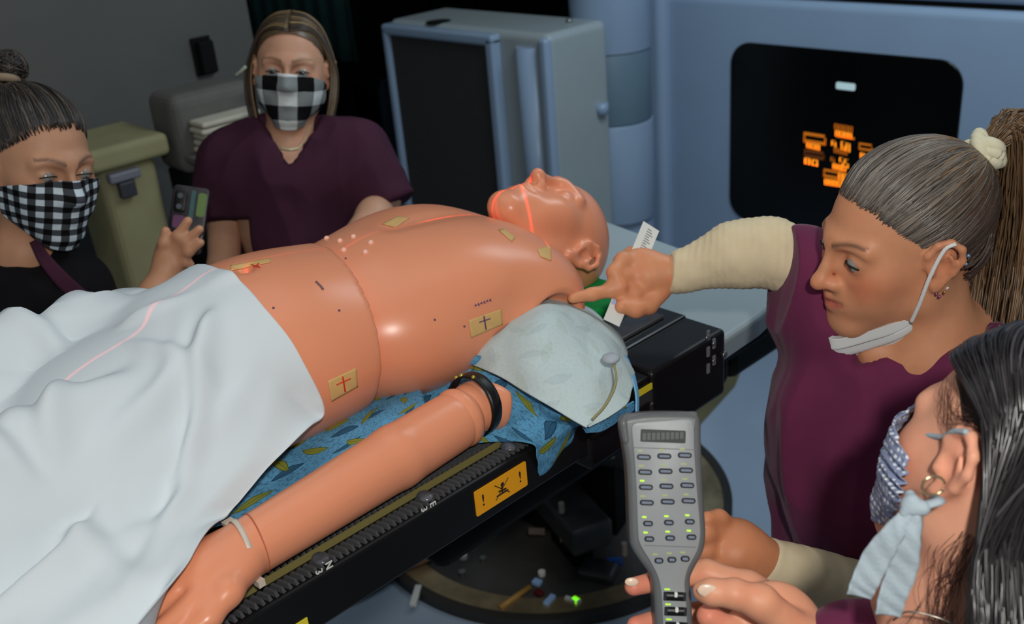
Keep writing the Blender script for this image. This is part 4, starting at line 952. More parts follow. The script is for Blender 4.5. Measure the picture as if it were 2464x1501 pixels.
def eyes(M, o, s, parent, look=(0, 1, -.3), iris=(.05, .06, .06)):
    for sg in (-1, 1):
        V, F = ball((0, 0, 0), 1.0, 24, 18, np.eye(3)); n = V.copy(); L_ = nrm(look)
        col = np.where((n @ L_ > .90)[:, None], np.array(iris), np.array([.30, .28, .26])); col = np.where((n @ L_ > .975)[:, None], np.array([.01, .01, .01]), col)
        add('eye', (o + ((V * .0128 + np.array([sg * .031, .0768, .0008])) * s) @ M, F), m_eye, parent, col=col)
        # lids: two thin curved rims
        lid = [(sg * (.031 + a * .0145), .0768 + .0138 * math.cos(a * 1.05), .0008 + .0032 * (1 - a * a)) for a in np.linspace(-1, 1, 9)]
        add('eyelashes', tube([o + (np.array(p) * s) @ M for p in lid], .0011 * s, 24, 5), MATS['lash'], parent)
mat('lash', srgb(30, 22, 20), .8)
# eyelid slit is cut into the skin
def slits(op=.0035):
    return [E_((sg * .031, .092, .0005), (.0125, .012, op), k=.002, op='s') for sg in (-1, 1)]
CEN = np.array([0, -.018, .035]); CR = np.array([.074, .095, .083])
def scalp(dirs, k=1.0): 
    d = np.asarray(dirs, float); d = d / np.linalg.norm(d, axis=-1, keepdims=True); r = 1 / np.sqrt(((d / CR) ** 2).sum(-1, keepdims=True)); return CEN + d * r * k
def slerp_path(a, b, n):
    a = a / np.linalg.norm(a, axis=-1, keepdims=True); b = b / np.linalg.norm(b, axis=-1, keepdims=True)
    om = np.arccos(np.clip((a * b).sum(-1), -1, 1))[:, None, None]; t = np.linspace(0, 1, n)[None, :, None]
    return (np.sin((1 - t) * om) * a[:, None] + np.sin(t * om) * b[:, None]) / (np.sin(om) + 1e-6)
HLINE = [(0, .068, .080), (.030, .064, .076), (.050, .050, .062), (.060, .036, .046), (.068, .024, .030), (.073, .014, .004), (.074, .004, -.004), (.074, -.006, .036), (.074, -.028, .034), (.072, -.040, .0), (.062, -.058, -.040), (.034, -.082, -.058), (0, -.088, -.060)]
def hline_dirs(n, side=None):
    h = catmull(np.array(HLINE), 400); h = h - CEN; i = RS.randint(0, 400, n); d = h[i]; sg = np.where(RS.rand(n) < .5, -1, 1); d = d * np.stack([sg, np.ones(n), np.ones(n)], 1); return d / CR
def polar_mask(q, pole, margin=.0):
    f = lambda p: (lambda d: d / np.linalg.norm(d, axis=1)[:, None])((p - CEN) / CR)
    pole = nrm(pole); e1 = np.array([1., 0, 0]); e2 = np.cross(pole, e1)
    h = catmull(np.array(HLINE), 120); dh = f(h); ah = np.arctan2(np.abs(dh @ e1), -(dh @ e2)); ph = np.arccos(np.clip(dh @ pole, -1, 1)); o = np.argsort(ah)
    d = f(q); a = np.arctan2(np.abs(d @ e1), -(d @ e2)); p = np.arccos(np.clip(d @ pole, -1, 1)); return p < np.interp(a, ah[o], ph[o]) + margin
_ELS = [(CEN, CR), (np.array([0, .014, .042]), np.array([.059, .065, .057])), (np.array([0, -.045, -.01]), np.array([.062, .062, .07]))]
def escalp(dirs):
    d = np.asarray(dirs, float) * CR; d = d / np.linalg.norm(d, axis=-1, keepdims=True); best = 0
    for c_, r_ in _ELS:
        o_ = (CEN - c_) / r_; w_ = d / r_; A_ = (w_ * w_).sum(-1); B_2 = (w_ * o_).sum(-1); D_ = np.maximum(B_2 ** 2 - A_ * ((o_ * o_).sum() - 1), 0); best = np.maximum(best, (-B_2 + np.sqrt(D_)) / A_)
    return CEN + d * best[..., None]
def pulled(n, pole, K, spread=.06, lift=(.0, .03), jit=.05, inner=.4):
    st = hline_dirs(n); st = st / np.linalg.norm(st, axis=1)[:, None] + RS.normal(0, jit, (n, 3)) * .6
    st = st - .045 * nrm(pole)[None]; en = nrm(pole)[None] + RS.normal(0, spread, (n, 3)); pth = slerp_path(st, en, K)
    t0 = np.where(RS.rand(n) < inner, RS.uniform(0, .65, n), 0); x = np.clip((t0[:, None] + (1 - t0[:, None]) * np.linspace(0, 1, K)) * (K - 1), 0, K - 1.001); i = x.astype(int); fr = (x - i)[..., None]
    pth = pth[np.arange(n)[:, None], i] * (1 - fr) + pth[np.arange(n)[:, None], i + 1] * fr
    st_sh = None; W_ = escalp(pth); rise = np.minimum(1, np.linspace(0, 1, K) * 5)[None, :, None]
    return CEN + (W_ - CEN) * (1.04 + (RS.uniform(*lift, n)[:, None, None] + .022) * rise)
def strandobj(name, paths, rad, cols, m, parent, sides=4, flat=None, label=None):
    """paths (k,n,3) in world"""
    k, n, _ = paths.shape; V, F = tubes(paths, rad, sides, flat); c = np.repeat(np.repeat(cols, n, 0), sides, 0)
    return add(name, (V, F), m, parent, col=c, label=label)
def hairmat(name, spec=.5, rough=.38): return mat(name, (1, 1, 1), rough, spec, vcol=True)
m_hair = hairmat('hair'); m_hairg = hairmat('glossy_hair', .8, .28)
RS = np.random.RandomState(11)
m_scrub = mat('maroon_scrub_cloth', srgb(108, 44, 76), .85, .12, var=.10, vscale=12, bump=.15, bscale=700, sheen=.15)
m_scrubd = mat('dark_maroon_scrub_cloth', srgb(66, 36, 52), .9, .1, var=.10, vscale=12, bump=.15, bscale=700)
m_black = mat('black_cloth', srgb(20, 19, 22), .9, .15, var=.1, bump=.1)
m_cream = mat('cream_ribbed_sleeve', srgb(226, 208, 172), .9, .12, var=.03, vscale=60, bump=.2, bscale=500)
m_maskw = mat('white_mask_cloth', srgb(226, 228, 226), .85, .15, bump=.1, bscale=400)
def checkmat(name, sc, a, b, mid=None):
    m = bpy.data.materials.new(name); m.use_nodes = True; nt = m.node_tree; p = nt.nodes['Principled BSDF']; N = nt.nodes.new; L = nt.links.new
    p.inputs['Roughness'].default_value = .85; p.inputs['Specular IOR Level'].default_value = .15
    uv = N('ShaderNodeUVMap'); sp = N('ShaderNodeSeparateXYZ'); mp = N('ShaderNodeMapping'); mp.inputs['Scale'].default_value = (sc, sc, 1); mp.inputs['Location'].default_value = (.27, .1, 0); L(uv.outputs[0], mp.inputs[0]); L(mp.outputs[0], sp.inputs[0])
    def band(o):
        q = N('ShaderNodeMath'); q.operation = 'FRACT'; L(o, q.inputs[0]); r = N('ShaderNodeMath'); r.operation = 'GREATER_THAN'; r.inputs[1].default_value = .5; L(q.outputs[0], r.inputs[0]); return r.outputs[0]
    ad = N('ShaderNodeMath'); ad.operation = 'ADD'; L(band(sp.outputs[0]), ad.inputs[0]); L(band(sp.outputs[1]), ad.inputs[1])
    hv = N('ShaderNodeMath'); hv.operation = 'MULTIPLY'; hv.inputs[1].default_value = .5; L(ad.outputs[0], hv.inputs[0])
    cr = N('ShaderNodeValToRGB'); cr.color_ramp.interpolation = 'CONSTANT'; e = cr.color_ramp.elements
    e[0].position = 0; e[0].color = (*a, 1); e[1].position = .25; e[1].color = (*mid, 1); e3 = e.new(.75); e3.color = (*b, 1); L(hv.outputs[0], cr.inputs[0]); L(cr.outputs[0], p.inputs['Base Color'])
    MATS[name] = m; return m
_hm = bvh(sdf(head_prims(eye=False, ears=()), .004, 1))
def maskobj(name, M, o, s, m, parent, zoff=0.0, sx=1.0, lab=None, span=1.28, off=.0055):
    """cloth mask over nose and chin, fitted to the head surface"""
    nu, nv = 72, 56; G = np.zeros((nu, nv, 3)); UV = np.zeros((nu, nv, 2)); A_ = np.linspace(-span, span, nu); R_ = np.zeros((nu, nv)); Zz = np.zeros((nu, nv))
    for i, a in enumerate(A_):
        u = a / span
        for j in range(nv):
            v = j / (nv - 1); top = .000 - .026 * abs(u) ** 1.5; bot = -.121 + .050 * abs(u) ** 1.6; z = top + (bot - top) * v; zc = max(z, -.104); Zz[i, j] = z
            dr = Vector((math.sin(a), math.cos(a), 0)); h = _hm.ray_cast(dr * .3 + Vector((0, 0, zc)), -dr); r = .3 - h[3] if h[0] is not None else .05
            R_[i, j] = r - max(0, -.104 - z) * .8
    R0 = R_.copy()
    for _ in range(26):
        P_ = np.pad(R_, 1, mode='edge'); R_ = np.maximum((P_[:-2, 1:-1] + P_[2:, 1:-1] + P_[1:-1, :-2] + P_[1:-1, 2:]) / 4, R0)
    for _ in range(3):
        P_ = np.pad(R_, 1, mode='edge'); R_ = (P_[:-2, 1:-1] + P_[2:, 1:-1] + P_[1:-1, :-2] + P_[1:-1, 2:]) / 4
    R_ = R_ + off
    G[..., 0] = R_ * np.sin(A_)[:, None] * sx; G[..., 1] = R_ * np.cos(A_)[:, None]; G[..., 2] = Zz + zoff
    UV[..., 0] = A_[:, None] * .085; UV[..., 1] = Zz * 1.05
    G += .0010 * fbm(G, 60, 2)[..., None]
    W_ = o + (G.reshape(-1, 3) * s) @ M; V, F = gridshell(W_.reshape(nu, nv, 3), .002)
    return add(name, (V, F), m, parent, uv=np.concatenate([UV.reshape(-1, 2)] * 2), label=lab)
def folds(V, F, amp=.004, sc=(9, 9, 5), seed=0, soft=1.0):
    N_ = vnormals(V, F); q = V * np.array(sc) / 9; r = 1 - np.abs(noise(q + seed, 16)) * 2; r2 = 1 - np.abs(noise(q * 1.0 + seed + 5, 9)) * 2
    return V + N_ * (amp * (.45 * np.clip(r, -.3, 1) + .7 * np.clip(r2, -.4, 1)) * soft)[:, None]
def ribbed(V, a, b, n, amp=.0012):
    """ribs across a sleeve running a -> b"""
    t = ((V - a) @ nrm(b - a)); return amp * np.maximum(0, np.sin(t * n + 2.2 * noise(V, 25))) ** 2

# ---------- teacher on the right with mask under her chin
o1 = P(2168, 572, 1.31); s1 = 1.03
M1 = frame3(RW @ np.array([-.955, -.27, .12]), RW @ np.array([.24, .88, .40]))
T1 = thing('person', 'ponytailed person in maroon scrubs pointing at the manikin, white mask under the chin', 'person', (P(2150, 1500, 1.7)[0], P(2150, 1500, 1.7)[1], 0))
nb = P(2235, 850, 1.36)      # neck base
hp1 = head_prims() + slits(.0020)
hl = xf(hp1, M1, o1, s1) + [C_(o1 + (np.array([0, -.03, -.05]) * s1) @ M1, nb, .054, .058, k=.03), C_(P(2300, 850, 1.42), P(2120, 860, 1.44), .085, .080, k=.05), C_(P(2180, 900, 1.455), P(2140, 980, 1.49), .10, .10, k=.05)]
# neck tendon
hl += [C_(o1 + (np.array([.05, -.02, -.06]) * s1) @ M1, P(2100, 850, 1.36), .012, .012, k=.03)]
skin1 = srgb(214, 150, 112)
V, F = sdf(hl, .0028, 1)
def hm1(q): return np.clip(((q[:, 2] - .052 + (q[:, 1] - .03) * .55) * 60), 0, 1) * (q[:, 1] < .085) * .0
colh = cl(skin1, V, M1, o1, s1, browcol=srgb(92, 68, 54), lips=srgb(188, 96, 84), blush=.55)
isl = [(V, F)]; cols = [colh]
# right arm (reaching, photo left)
SH = P(1990, 700, 1.46); ELB = P(1800, 605, 1.47); WRT = P(1622, 655, 1.50)
hand1 = [C_(WRT, P(1560, 665, 1.505), .024, .030, k=.02), E_(P(1545, 668, 1.51), (.042, .045, .022), R=np.stack([RW @ nrm((-1, -.1, 0)), RW @ nrm((0, 1, .3)), nrm(np.cross(RW @ nrm((-1, -.1, 0)), RW @ nrm((0, 1, .3))))]), k=.02)]
def fing(pts, r): return chain([P(*p) for p in pts], r, .007)
hand1 += fing([(1545, 640, 1.50), (1500, 625, 1.49), (1478, 655, 1.475), (1495, 690, 1.47)], [.013, .0115, .0105, .0095])        # middle, curled
hand1 += fing([(1555, 665, 1.50), (1500, 665, 1.485), (1476, 690, 1.475), (1500, 712, 1.475)], [.013, .0115, .010, .009])
hand1 += fing([(1560, 690, 1.50), (1525, 710, 1.485), (1500, 728, 1.48), (1520, 742, 1.485)], [.012, .0105, .0095, .0085])
hand1 += fing([(1560, 622, 1.51), (1520, 612, 1.52), (1490, 628, 1.52)], [.012, .011, .010])
hand1 += fing([(1540, 690, 1.495), (1475, 697, 1.475), (1425, 708, 1.465), (1378, 717, 1.455)], [.0125, .0105, .0092, .0078])        # pointing index
hand1 += fing([(1590, 700, 1.50), (1560, 735, 1.49), (1530, 745, 1.475), (1495, 738, 1.465)], [.015, .013, .0115, .0095])        # thumb below
V, F = sdf(hand1, .0026, 1); isl.append((V, F)); cc = np.tile(np.array(srgb(222, 150, 108)), (len(V), 1)); cc = cc * (1 - .12 * np.clip(fbm(V, 60, 2), 0, 1)[:, None] * np.array([0, 1, 1])); cols.append(cc)
arm = [C_(SH, ELB, .036, .034, k=.03), C_(ELB, WRT, .034, .026, k=.03)]
V, F = sdf(arm, .006, 1); isl.append((V, F)); cols.append(np.tile(np.array(skin1), (len(V), 1)))
# lower hand resting behind the pendant
W2 = P(1815, 1345, 1.36); E2 = P(2130, 1440, 1.42)
h2 = [C_(W2, P(1770, 1320, 1.36), .026, .032, k=.02), E_(P(1762, 1312, 1.36), (.045, .045, .03), k=.02)]
h2 += fing([(1760, 1270, 1.36), (1730, 1248, 1.345), (1700, 1250, 1.33)], [.013, .012, .011]) + fing([(1745, 1290, 1.35), (1700, 1285, 1.33), (1670, 1300, 1.32)], [.013, .012, .010])
h2 += fing([(1745, 1325, 1.35), (1700, 1325, 1.33), (1665, 1335, 1.325)], [.013, .0115, .010]) + fing([(1750, 1350, 1.35), (1715, 1365, 1.335), (1690, 1375, 1.33)], [.012, .011, .0095]) + fing([(1775, 1375, 1.35), (1740, 1400, 1.34), (1705, 1405, 1.335)], [.014, .012, .010])
h2 += [C_(W2, E2, .028, .040, k=.02)]
V, F = sdf(h2, .003, 1); isl.append((V, F)); cols.append(np.tile(np.array(srgb(218, 142, 100)), (len(V), 1)))
# coarse trunk and legs under the scrubs so that the figure stands on the floor
pv = P(2130, 1500, 1.70); pv = np.array([pv[0], pv[1], .93]); pv1 = pv
chp = P(2150, 1000, 1.50)
def legs_body(pv, ax_side, h=.9):
    o = []
    for sg in (-1, 1):
        hpv = pv + ax_side * .09 * sg; kn = np.array([hpv[0], hpv[1], .48]); an = np.array([hpv[0], hpv[1], .08]); o += [C_(hpv, kn, .085, .055, k=.03), C_(kn, an, .052, .035, k=.03), C_(an + (0, 0, -.03), an + (0.04, .12, -.035), .035, .03, k=.02)]
    return o
sd1 = nrm(np.cross(nrm(np.array([RW[0][0] * -1, RW[1][0] * -1, 0])), (0, 0, 1)))
trunk = [E_(chp, (.13, .15, .18), k=.05), C_(chp, pv, .12, .125, k=.05)] + legs_body(pv, sd1)
V, F = sdf(trunk, .012, 1); isl.append((V, F)); cols.append(np.tile(np.array(skin1), (len(V), 1)))
add('body', merge(isl), m_skin, T1, col=np.concatenate(cols))
eyes(M1, o1, s1, T1, look=(0, 1, -.35), iris=(.04, .04, .035))
# scrub top
def wl(x, y, d): return P(x, y, d)
top = [C_(P(2190, 890, 1.45), P(2120, 1080, 1.52), .135, .150, k=.06), C_(P(2120, 1080, 1.52), P(2110, 1330, 1.63), .150, .142, k=.06), C_(P(2110, 1330, 1.63), P(2120, 1640, 1.78), .142, .165, k=.06),
       E_(P(2010, 970, 1.46), (.085, .085, .10), k=.06),
       C_(P(2300, 900, 1.36), P(2120, 850, 1.47), .065, .070, k=.05), C_(P(2120, 850, 1.47), P(1985, 735, 1.44), .072, .075, k=.05),
       C_(P(1985, 735, 1.44), P(1925, 655, 1.435), .072, .066, k=.03),
       C_(P(2330, 930, 1.38), P(2330, 1200, 1.42), .06, .055, k=.05)]
nd = RW @ nrm((.3, .1, 1))
V, F = sdf(top + [*[C_(P(2078, 862, d_), P(2330, 770, d_), .014, .036, k=.004, op='s') for d_ in (1.24, 1.27, 1.30, 1.33, 1.36, 1.39)], *[C_(P(2090, 800, d_), P(2060, 872, d_), .03, .010, k=.004, op='s') for d_ in (1.27, 1.30, 1.33, 1.36, 1.39)],
 H_(P(1898, 620, 1.42), RW @ nrm((-1, .15, .0)))], .0045, 1)
V = folds(V, F, .013, (10, 10, 4), 1)
add('scrub_top', (V, F), m_scrub, T1)
pn = legs_body(pv, sd1); pn = grow(pn[:2] + pn[3:5], .02) + [C_(pv + (0, 0, .02), pv + (0, 0, -.05), .15, .15, k=.05)]
add('scrub_trousers', sdf(pn, .012, 1), m_scrub, T1)
add('shoes', sdf([E_(np.array([q[0] + .02, q[1] + .06, .045]), (.05, .13, .045), k=.01) for q in (pv + sd1 * .09, pv - sd1 * .09)], .01, 1), m_black, T1)
# cream sleeves
slv = [C_(P(1950, 655, 1.45), P(1850, 606, 1.46), .044, .043, k=.03), C_(P(1850, 606, 1.46), P(1770, 612, 1.475), .045, .041, k=.03), C_(P(1770, 612, 1.475), P(1625, 658, 1.50), .041, .031, k=.03)]
V, F = sdf(slv + [H_(P(1612, 655, 1.50), RW @ nrm((-1, .1, 0)))], .003, 1); N_ = vnormals(V, F)
V = V + N_ * (ribbed(V, P(1930, 650, 1.435), P(1600, 650, 1.50), 620, .0009) + .0018 * np.clip(fbm(V, 30, 2), -1, 1))[:, None]
add('long_sleeve', (V, F), m_cream, T1)
slv2 = [C_(P(1850, 1358, 1.37), P(2160, 1455, 1.43), .036, .048, k=.02), H_(P(1828, 1350, 1.36), RW @ nrm((-1, .35, 0)))]
V, F = sdf(slv2, .0035, 1); N_ = vnormals(V, F); V = V + N_ * (ribbed(V, P(1830, 1350, 1.36), P(2130, 1440, 1.42), 120, .0012) + .002 * fbm(V, 25, 2))[:, None]
add('long_sleeve', (V, F), m_cream, T1)
# mask pulled under the chin
mk_pts = []
for x_, rows_ in ((.065, ((-.010, -.050), (.002, -.072), (.004, -.092))), (.053, ((.028, -.078), (.028, -.100), (.018, -.112))), (.030, ((.064, -.096), (.060, -.120), (.036, -.134))), (.012, ((.090, -.108), (.086, -.132), (.052, -.146)))):
    mk_pts.append([(x_ * (1 - .06 * k_), *r_) for k_, r_ in enumerate(rows_)])
mk_pts = mk_pts + [[(0, .098, -.110), (0, .092, -.136), (0, .056, -.150)]] + [[(-a_, b_, c_) for a_, b_, c_ in row] for row in mk_pts[::-1]]
A = np.array(mk_pts) * 1.03; Gm = patch(A, 70, 24); Gm[..., 2] += .0025 * np.sin(np.linspace(0, 1, 24) * 20)[None]
V, F = gridshell((o1 + (Gm.reshape(-1, 3) * s1) @ M1).reshape(70, 24, 3), .005)
mk1 = add('face_mask', (V, F), m_maskw, T1, label='white face mask pulled under the chin')
def loc(M, o, s, pts): return [o + (np.array(p) * s) @ M for p in pts]
for sg in (-1, 1):
    add('ear_loop', tube(loc(M1, o1, s1, [(sg * .062, .024, -.084), (sg * .073, .020, -.052), (sg * .082, .013, -.012), (sg * .088, .0, .022), (sg * .093, -.012, .030)]), .0026, 30, 8, .6), m_maskw, mk1)
    add('ear_loop', tube(loc(M1, o1, s1, [(sg * .048, .02, -.090), (sg * .064, -.006, -.056), (sg * .074, -.018, -.040)]), .0022, 20, 8, .6), m_maskw, mk1)
for (p, c) in (((.0915, -.030, .008), srgb(150, 190, 235)), ((.0905, -.028, -.003), srgb(150, 190, 235)), ((.091, -.022, .003), srgb(200, 180, 90)), ((.083, .0, -.043), srgb(170, 90, 130)), ((.083, .004, -.038), srgb(150, 80, 120)), ((.084, -.006, -.038), srgb(190, 150, 90))):
    for sg in (-1, 1): add('ear_stud', ball(o1 + (np.array([sg * p[0], p[1], p[2]]) * s1) @ M1, .0022, 8, 6), mat('stud_%d' % int(c[0] * 1000 + c[2] * 100), c, .2, .8, metal=.5), T1)
# hair: scalp cap, strands pulled to the ponytail
def haircap(M, o, s, parent, base, hairline, name='hair', grow_=.004, extra=()):
    pr = [E_(CEN, CR + grow_, k=.008), E_((0, .014, .042), np.array([.058, .064, .056]) + grow_, k=.008), E_((0, -.045, -.01), (.062, .062, .07), k=.012)] + list(extra)
    V, F = sdf(pr, .003, 1); q = V; keepm = hairline(q); Fk = F[keepm[F].all(1)]
    used = np.unique(Fk); mp = -np.ones(len(V), int); mp[used] = np.arange(len(used)); V2, F2 = V[used], mp[Fk]
    n = (V2 * 60); st = .82 + .3 * noise(np.stack([V2[:, 0] * 3, V2[:, 1] * .6, V2[:, 2] * 3], -1), 90)
    return add(name, (o + (V2 * s) @ M, F2.tolist()), m_hair, parent, col=base(V2) * st[:, None])
g1, g2, g3 = np.array(srgb(112, 104, 96)), np.array(srgb(120, 88, 52)), np.array(srgb(66, 50, 42))
def hcol1(q):
    w = np.clip((-.01 - q[:, 1]) / .05, 0, 1)[:, None]; top = np.clip((q[:, 2] - .06) / .04, 0, 1)[:, None]
    c = g1 * (1 - w) + (g2 * top + g3 * (1 - top)) * w; return c
def hl1(q): return (q[:, 2] > (.024 + 1.05 * (q[:, 1] - .018) * (q[:, 1] > .018) - .9 * (.018 - q[:, 1]) * (q[:, 1] <= .018) * (q[:, 1] > -.03) - 10 * (q[:, 1] < -.03))) & (q[:, 1] < .072) & ~((np.abs(q[:, 0]) > .066) & (q[:, 1] > -.028) & (q[:, 2] < .032))
hr1 = haircap(M1, o1, s1, T1, hcol1, lambda q: polar_mask(q, (0, -.86, .50), -.03))
PT = np.array([0, -.86, .50])    # ponytail direction from skull centre
n = 1900; Pw = pulled(n, PT, 18); q5 = Pw[:, 6]
colr = hcol1(q5) * RS.uniform(.5, 1.8, n)[:, None]
strandobj('hair_strands', o1 + (Pw * s1) @ M1, np.full((n, 18), .0011) * s1, colr, m_hair, hr1)
# scrunchie
Pc = escalp(PT[None])[0]; pc1 = o1 + (Pc * 1.12 * s1) @ M1; pax = nrm(nrm(PT) @ M1); u_ = nrm(np.cross(pax, (0, 0, 1))); v_ = np.cross(pax, u_)
for kk in range(3):
    pts = [pc1 + pax * (.006 * (kk - 1) + .003 * math.sin(3 * a_2 + kk)) + (u_ * math.cos(a_2) + v_ * math.sin(a_2)) * (.0185 + .003 * math.sin(4 * a_2 + 2 * kk)) for a_2 in np.linspace(0, 2 * math.pi, 25)]
    add('hair_tie', tube(pts, .0085, 60, 10), mat('cream_scrunchie', srgb(232, 226, 196), .9, .1, bump=.3, bscale=200), hr1, label='cream scrunchie')
# ponytail, wavy, falling behind
n = 900; root = pc1; K = 30; tt_ = np.linspace(0, 1, K)
mid = [root, root + pax * .045, P(2440, 480, 1.33), P(2420, 640, 1.37), P(2395, 800, 1.38), P(2380, 930, 1.40)]
cen = catmull(np.array(mid), K); off = RS.normal(0, 1, (n, 3)); off /= np.linalg.norm(off, axis=1)[:, None]; off *= RS.rand(n)[:, None] ** .4
wid = .008 + .034 * np.sin(np.clip(tt_ * 1.5, 0, 1) * 1.57) 
ph = RS.uniform(0, 6.3, (n, 1)); wav = np.sin(tt_[None] * 34 + ph)[..., None] * .0035 * off[:, None, ::-1]
Pw = cen[None] + off[:, None] * wid[None, :, None] + wav
c0_ = np.array(srgb(104, 80, 56)); colr = c0_ * RS.uniform(.35, 1.7, n)[:, None]
strandobj('ponytail', Pw, np.full((n, K), .0015), colr, m_hair, hr1)
# strip of paper held in the hand
rl = thing('paper_ruler', 'white printed strip held in the pointing hand above the manikin shoulder', 'ruler', P(1520, 660, 1.49))
A = [P(1548, 532, 1.52), P(1586, 556, 1.52), P(1490, 786, 1.462), P(1452, 768, 1.462)]
Gq = np.array([[A[0] * (1 - t) + A[3] * t for t in np.linspace(0, 1, 12)], [A[1] * (1 - t) + A[2] * t for t in np.linspace(0, 1, 12)]])
add('strip', gridshell(Gq, .0012), m_white, rl, smooth=False)
ex = nrm(A[3] - A[0]); ey = nrm(A[1] - A[0]); ez = nrm(np.cross(ex, ey)); ez = ez if ez @ (CC - A[0]) > 0 else -ez
def onstrip(u0, u1, v0, v1, m, nm):
    f = lambda u, v: (A[0] * (1 - v) + A[1] * v) * (1 - u) + (A[3] * (1 - v) + A[2] * v) * u + ez * .0009
    add(nm, gridshell(np.array([[f(u0, v0), f(u0, v1)], [f(u1, v0), f(u1, v1)]]), .0004), m, rl, smooth=False)
for i in range(12): onstrip(.04 + i * .024, .046 + i * .024, .38, .62 + .08 * (i % 3), mat('grey_print2', srgb(110, 115, 115), .6), 'printed_line')
onstrip(.66, .84, .06, .94, mat('pale_violet_band', srgb(176, 186, 226), .6), 'band'); onstrip(.68, .82, .42, .50, mat('blue_print', srgb(80, 100, 170), .6), 'printed_line')

# ---------- blonde person standing behind the couch
o2 = P(702, 168, 2.24); s2 = 1.0
M2 = frame3(RW @ np.array([.10, -.30, .95]), RW @ np.array([.05, .95, .30]))
pe2 = P(710, 640, 2.42)
T2 = thing('person', 'blonde person in dark maroon scrubs with a large black and white checked mask', 'person', (pe2[0], pe2[1], 0))
nb2 = P(696, 350, 2.26)
hl = xf(head_prims() + slits(.0040), M2, o2, s2) + [C_(o2 + np.array([0, -.02, -.06]) @ M2, nb2, .050, .056, k=.03), E_(P(700, 420, 2.31), (.10, .10, .08), k=.05)]
V, F = sdf(hl, .0035, 1); sk2 = srgb(196, 148, 120); isl = [(V, F)]; cols = [cl(sk2, V, M2, o2, s2, browcol=srgb(120, 88, 62))]
armsP = [[P(565, 420, 2.30), P(540, 520, 2.30), P(540, 650, 2.33), P(560, 700, 2.30)], [P(870, 410, 2.30), P(920, 480, 2.29), P(900, 520, 2.20), P(830, 600, 2.10)]]
ar = []
for A_ in armsP: ar += chain(A_, [.040, .038, .036, .026], .02) + [E_(A_[3], (.04, .04, .025), k=.02)]
hd2 = armsP[1][3]
V, F = sdf(ar, .005, 1); isl.append((V, F)); cols.append(np.tile(np.array(sk2), (len(V), 1)))
pv2 = np.array([pe2[0], pe2[1], .88]); sd2 = nrm(np.array([RW[0][0], RW[1][0], 0])); ch2 = P(710, 480, 2.33)
V, F = sdf([E_(ch2, (.14, .14, .17), k=.05), C_(ch2, pv2, .11, .12, k=.05)] + legs_body(pv2, sd2), .012, 1); isl.append((V, F)); cols.append(np.tile(np.array(sk2), (len(V), 1)))
add('body', merge(isl), m_skin, T2, col=np.concatenate(cols))
eyes(M2, o2, s2, T2, look=(.1, 1, -.15))
top = [C_(P(560, 385, 2.28), P(850, 365, 2.28), .062, .066, k=.06), C_(P(690, 430, 2.31), P(715, 560, 2.36), .125, .135, k=.08), C_(P(620, 440, 2.30), P(830, 440, 2.30), .09, .095, k=.08), C_(P(715, 560, 2.36), P(720, 760, 2.44), .14, .165, k=.06),
       C_(P(550, 390, 2.27), P(528, 530, 2.29), .064, .060, k=.03), C_(P(860, 375, 2.27), P(935, 490, 2.27), .068, .062, k=.04)]
vn = RW @ nrm((0, .2, 1))
cut = [H_(P(700, 540, 2.3), (0, 0, -9))]
def wedge(cx, y0, y1, w, d, dd=.30, a=None):
    out = []
    for d_ in np.arange(d - .12, d + .05, .016):
        for k_ in range(7): out.append(C_(P(cx - w * 1000 + k_ * w * 2000 / 6, y0, d_), P(cx, y1 - 8, d_), .022, .006, k=.002, op='s'))
    return out
ends = [B_(P(520, 590, 2.30), (.10, .055, .12), .001, R=RW.T, k=.004, op='s')]
rot = np.array([[math.cos(.45), math.sin(.45), 0], [-math.sin(.45), math.cos(.45), 0], [0, 0, 1]])
ends += [B_(P(965, 545, 2.28), (.10, .055, .12), .001, R=rot @ RW.T, k=.004, op='s')]
V, F = sdf(top + wedge(697, 268, 397, .068, 2.2) + ends, .0045, 1); V = folds(V, F, .010, (9, 9, 4), 3)
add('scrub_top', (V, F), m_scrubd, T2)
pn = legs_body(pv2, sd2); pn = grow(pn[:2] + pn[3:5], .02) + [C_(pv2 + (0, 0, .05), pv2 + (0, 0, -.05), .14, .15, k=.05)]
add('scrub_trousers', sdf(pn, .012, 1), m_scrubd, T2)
add('shoes', sdf([E_(np.array([q[0] - .02, q[1] - .04, .045]), (.06, .12, .045), k=.01) for q in (pv2 + sd2 * .09, pv2 - sd2 * .09)], .01, 1), m_black, T2)
ck2 = checkmat('large_check_cloth', 15.5, srgb(215, 222, 220), srgb(14, 14, 16), srgb(130, 135, 135))
mk2 = maskobj('face_mask', M2, o2, s2, ck2, T2, lab='large black and white checked mask')
for sg in (-1, 1): add('ear_loop', tube(loc(M2, o2, s2, [(sg * .056, .03, -.02), (sg * .072, .01, -.005), (sg * .080, .0, .02)]), .0018, 14, 6), MATS['black_cloth'], mk2)
add('necklace', merge([tube([P(640, 300, 2.24), P(665, 345, 2.20), P(676, 357, 2.185)], .0008, 16, 5), tube([P(718, 357, 2.185), P(730, 340, 2.20), P(748, 300, 2.24)], .0008, 16, 5), tube([P(676, 357, 2.183), P(697, 360, 2.178), P(718, 357, 2.183)], .0028, 12, 6)]), mat('pale_gold', srgb(215, 205, 165), .3, .6, metal=.3), T2)
bl1, bl2 = np.array(srgb(128, 104, 66)), np.array(srgb(52, 40, 34))
def hcol2(q): w = np.clip(q[:, 2] / .1 + .1, 0, 1)[:, None] * .45; return bl1 * w + bl2 * (1 - w)
def hl2(q): return ((q[:, 2] > .088 - (q[:, 0] / .074) ** 2 * .055) | (q[:, 1] < .030)) & (q[:, 1] < .062) & ~((q[:, 2] < .0) & (q[:, 1] > -.02))
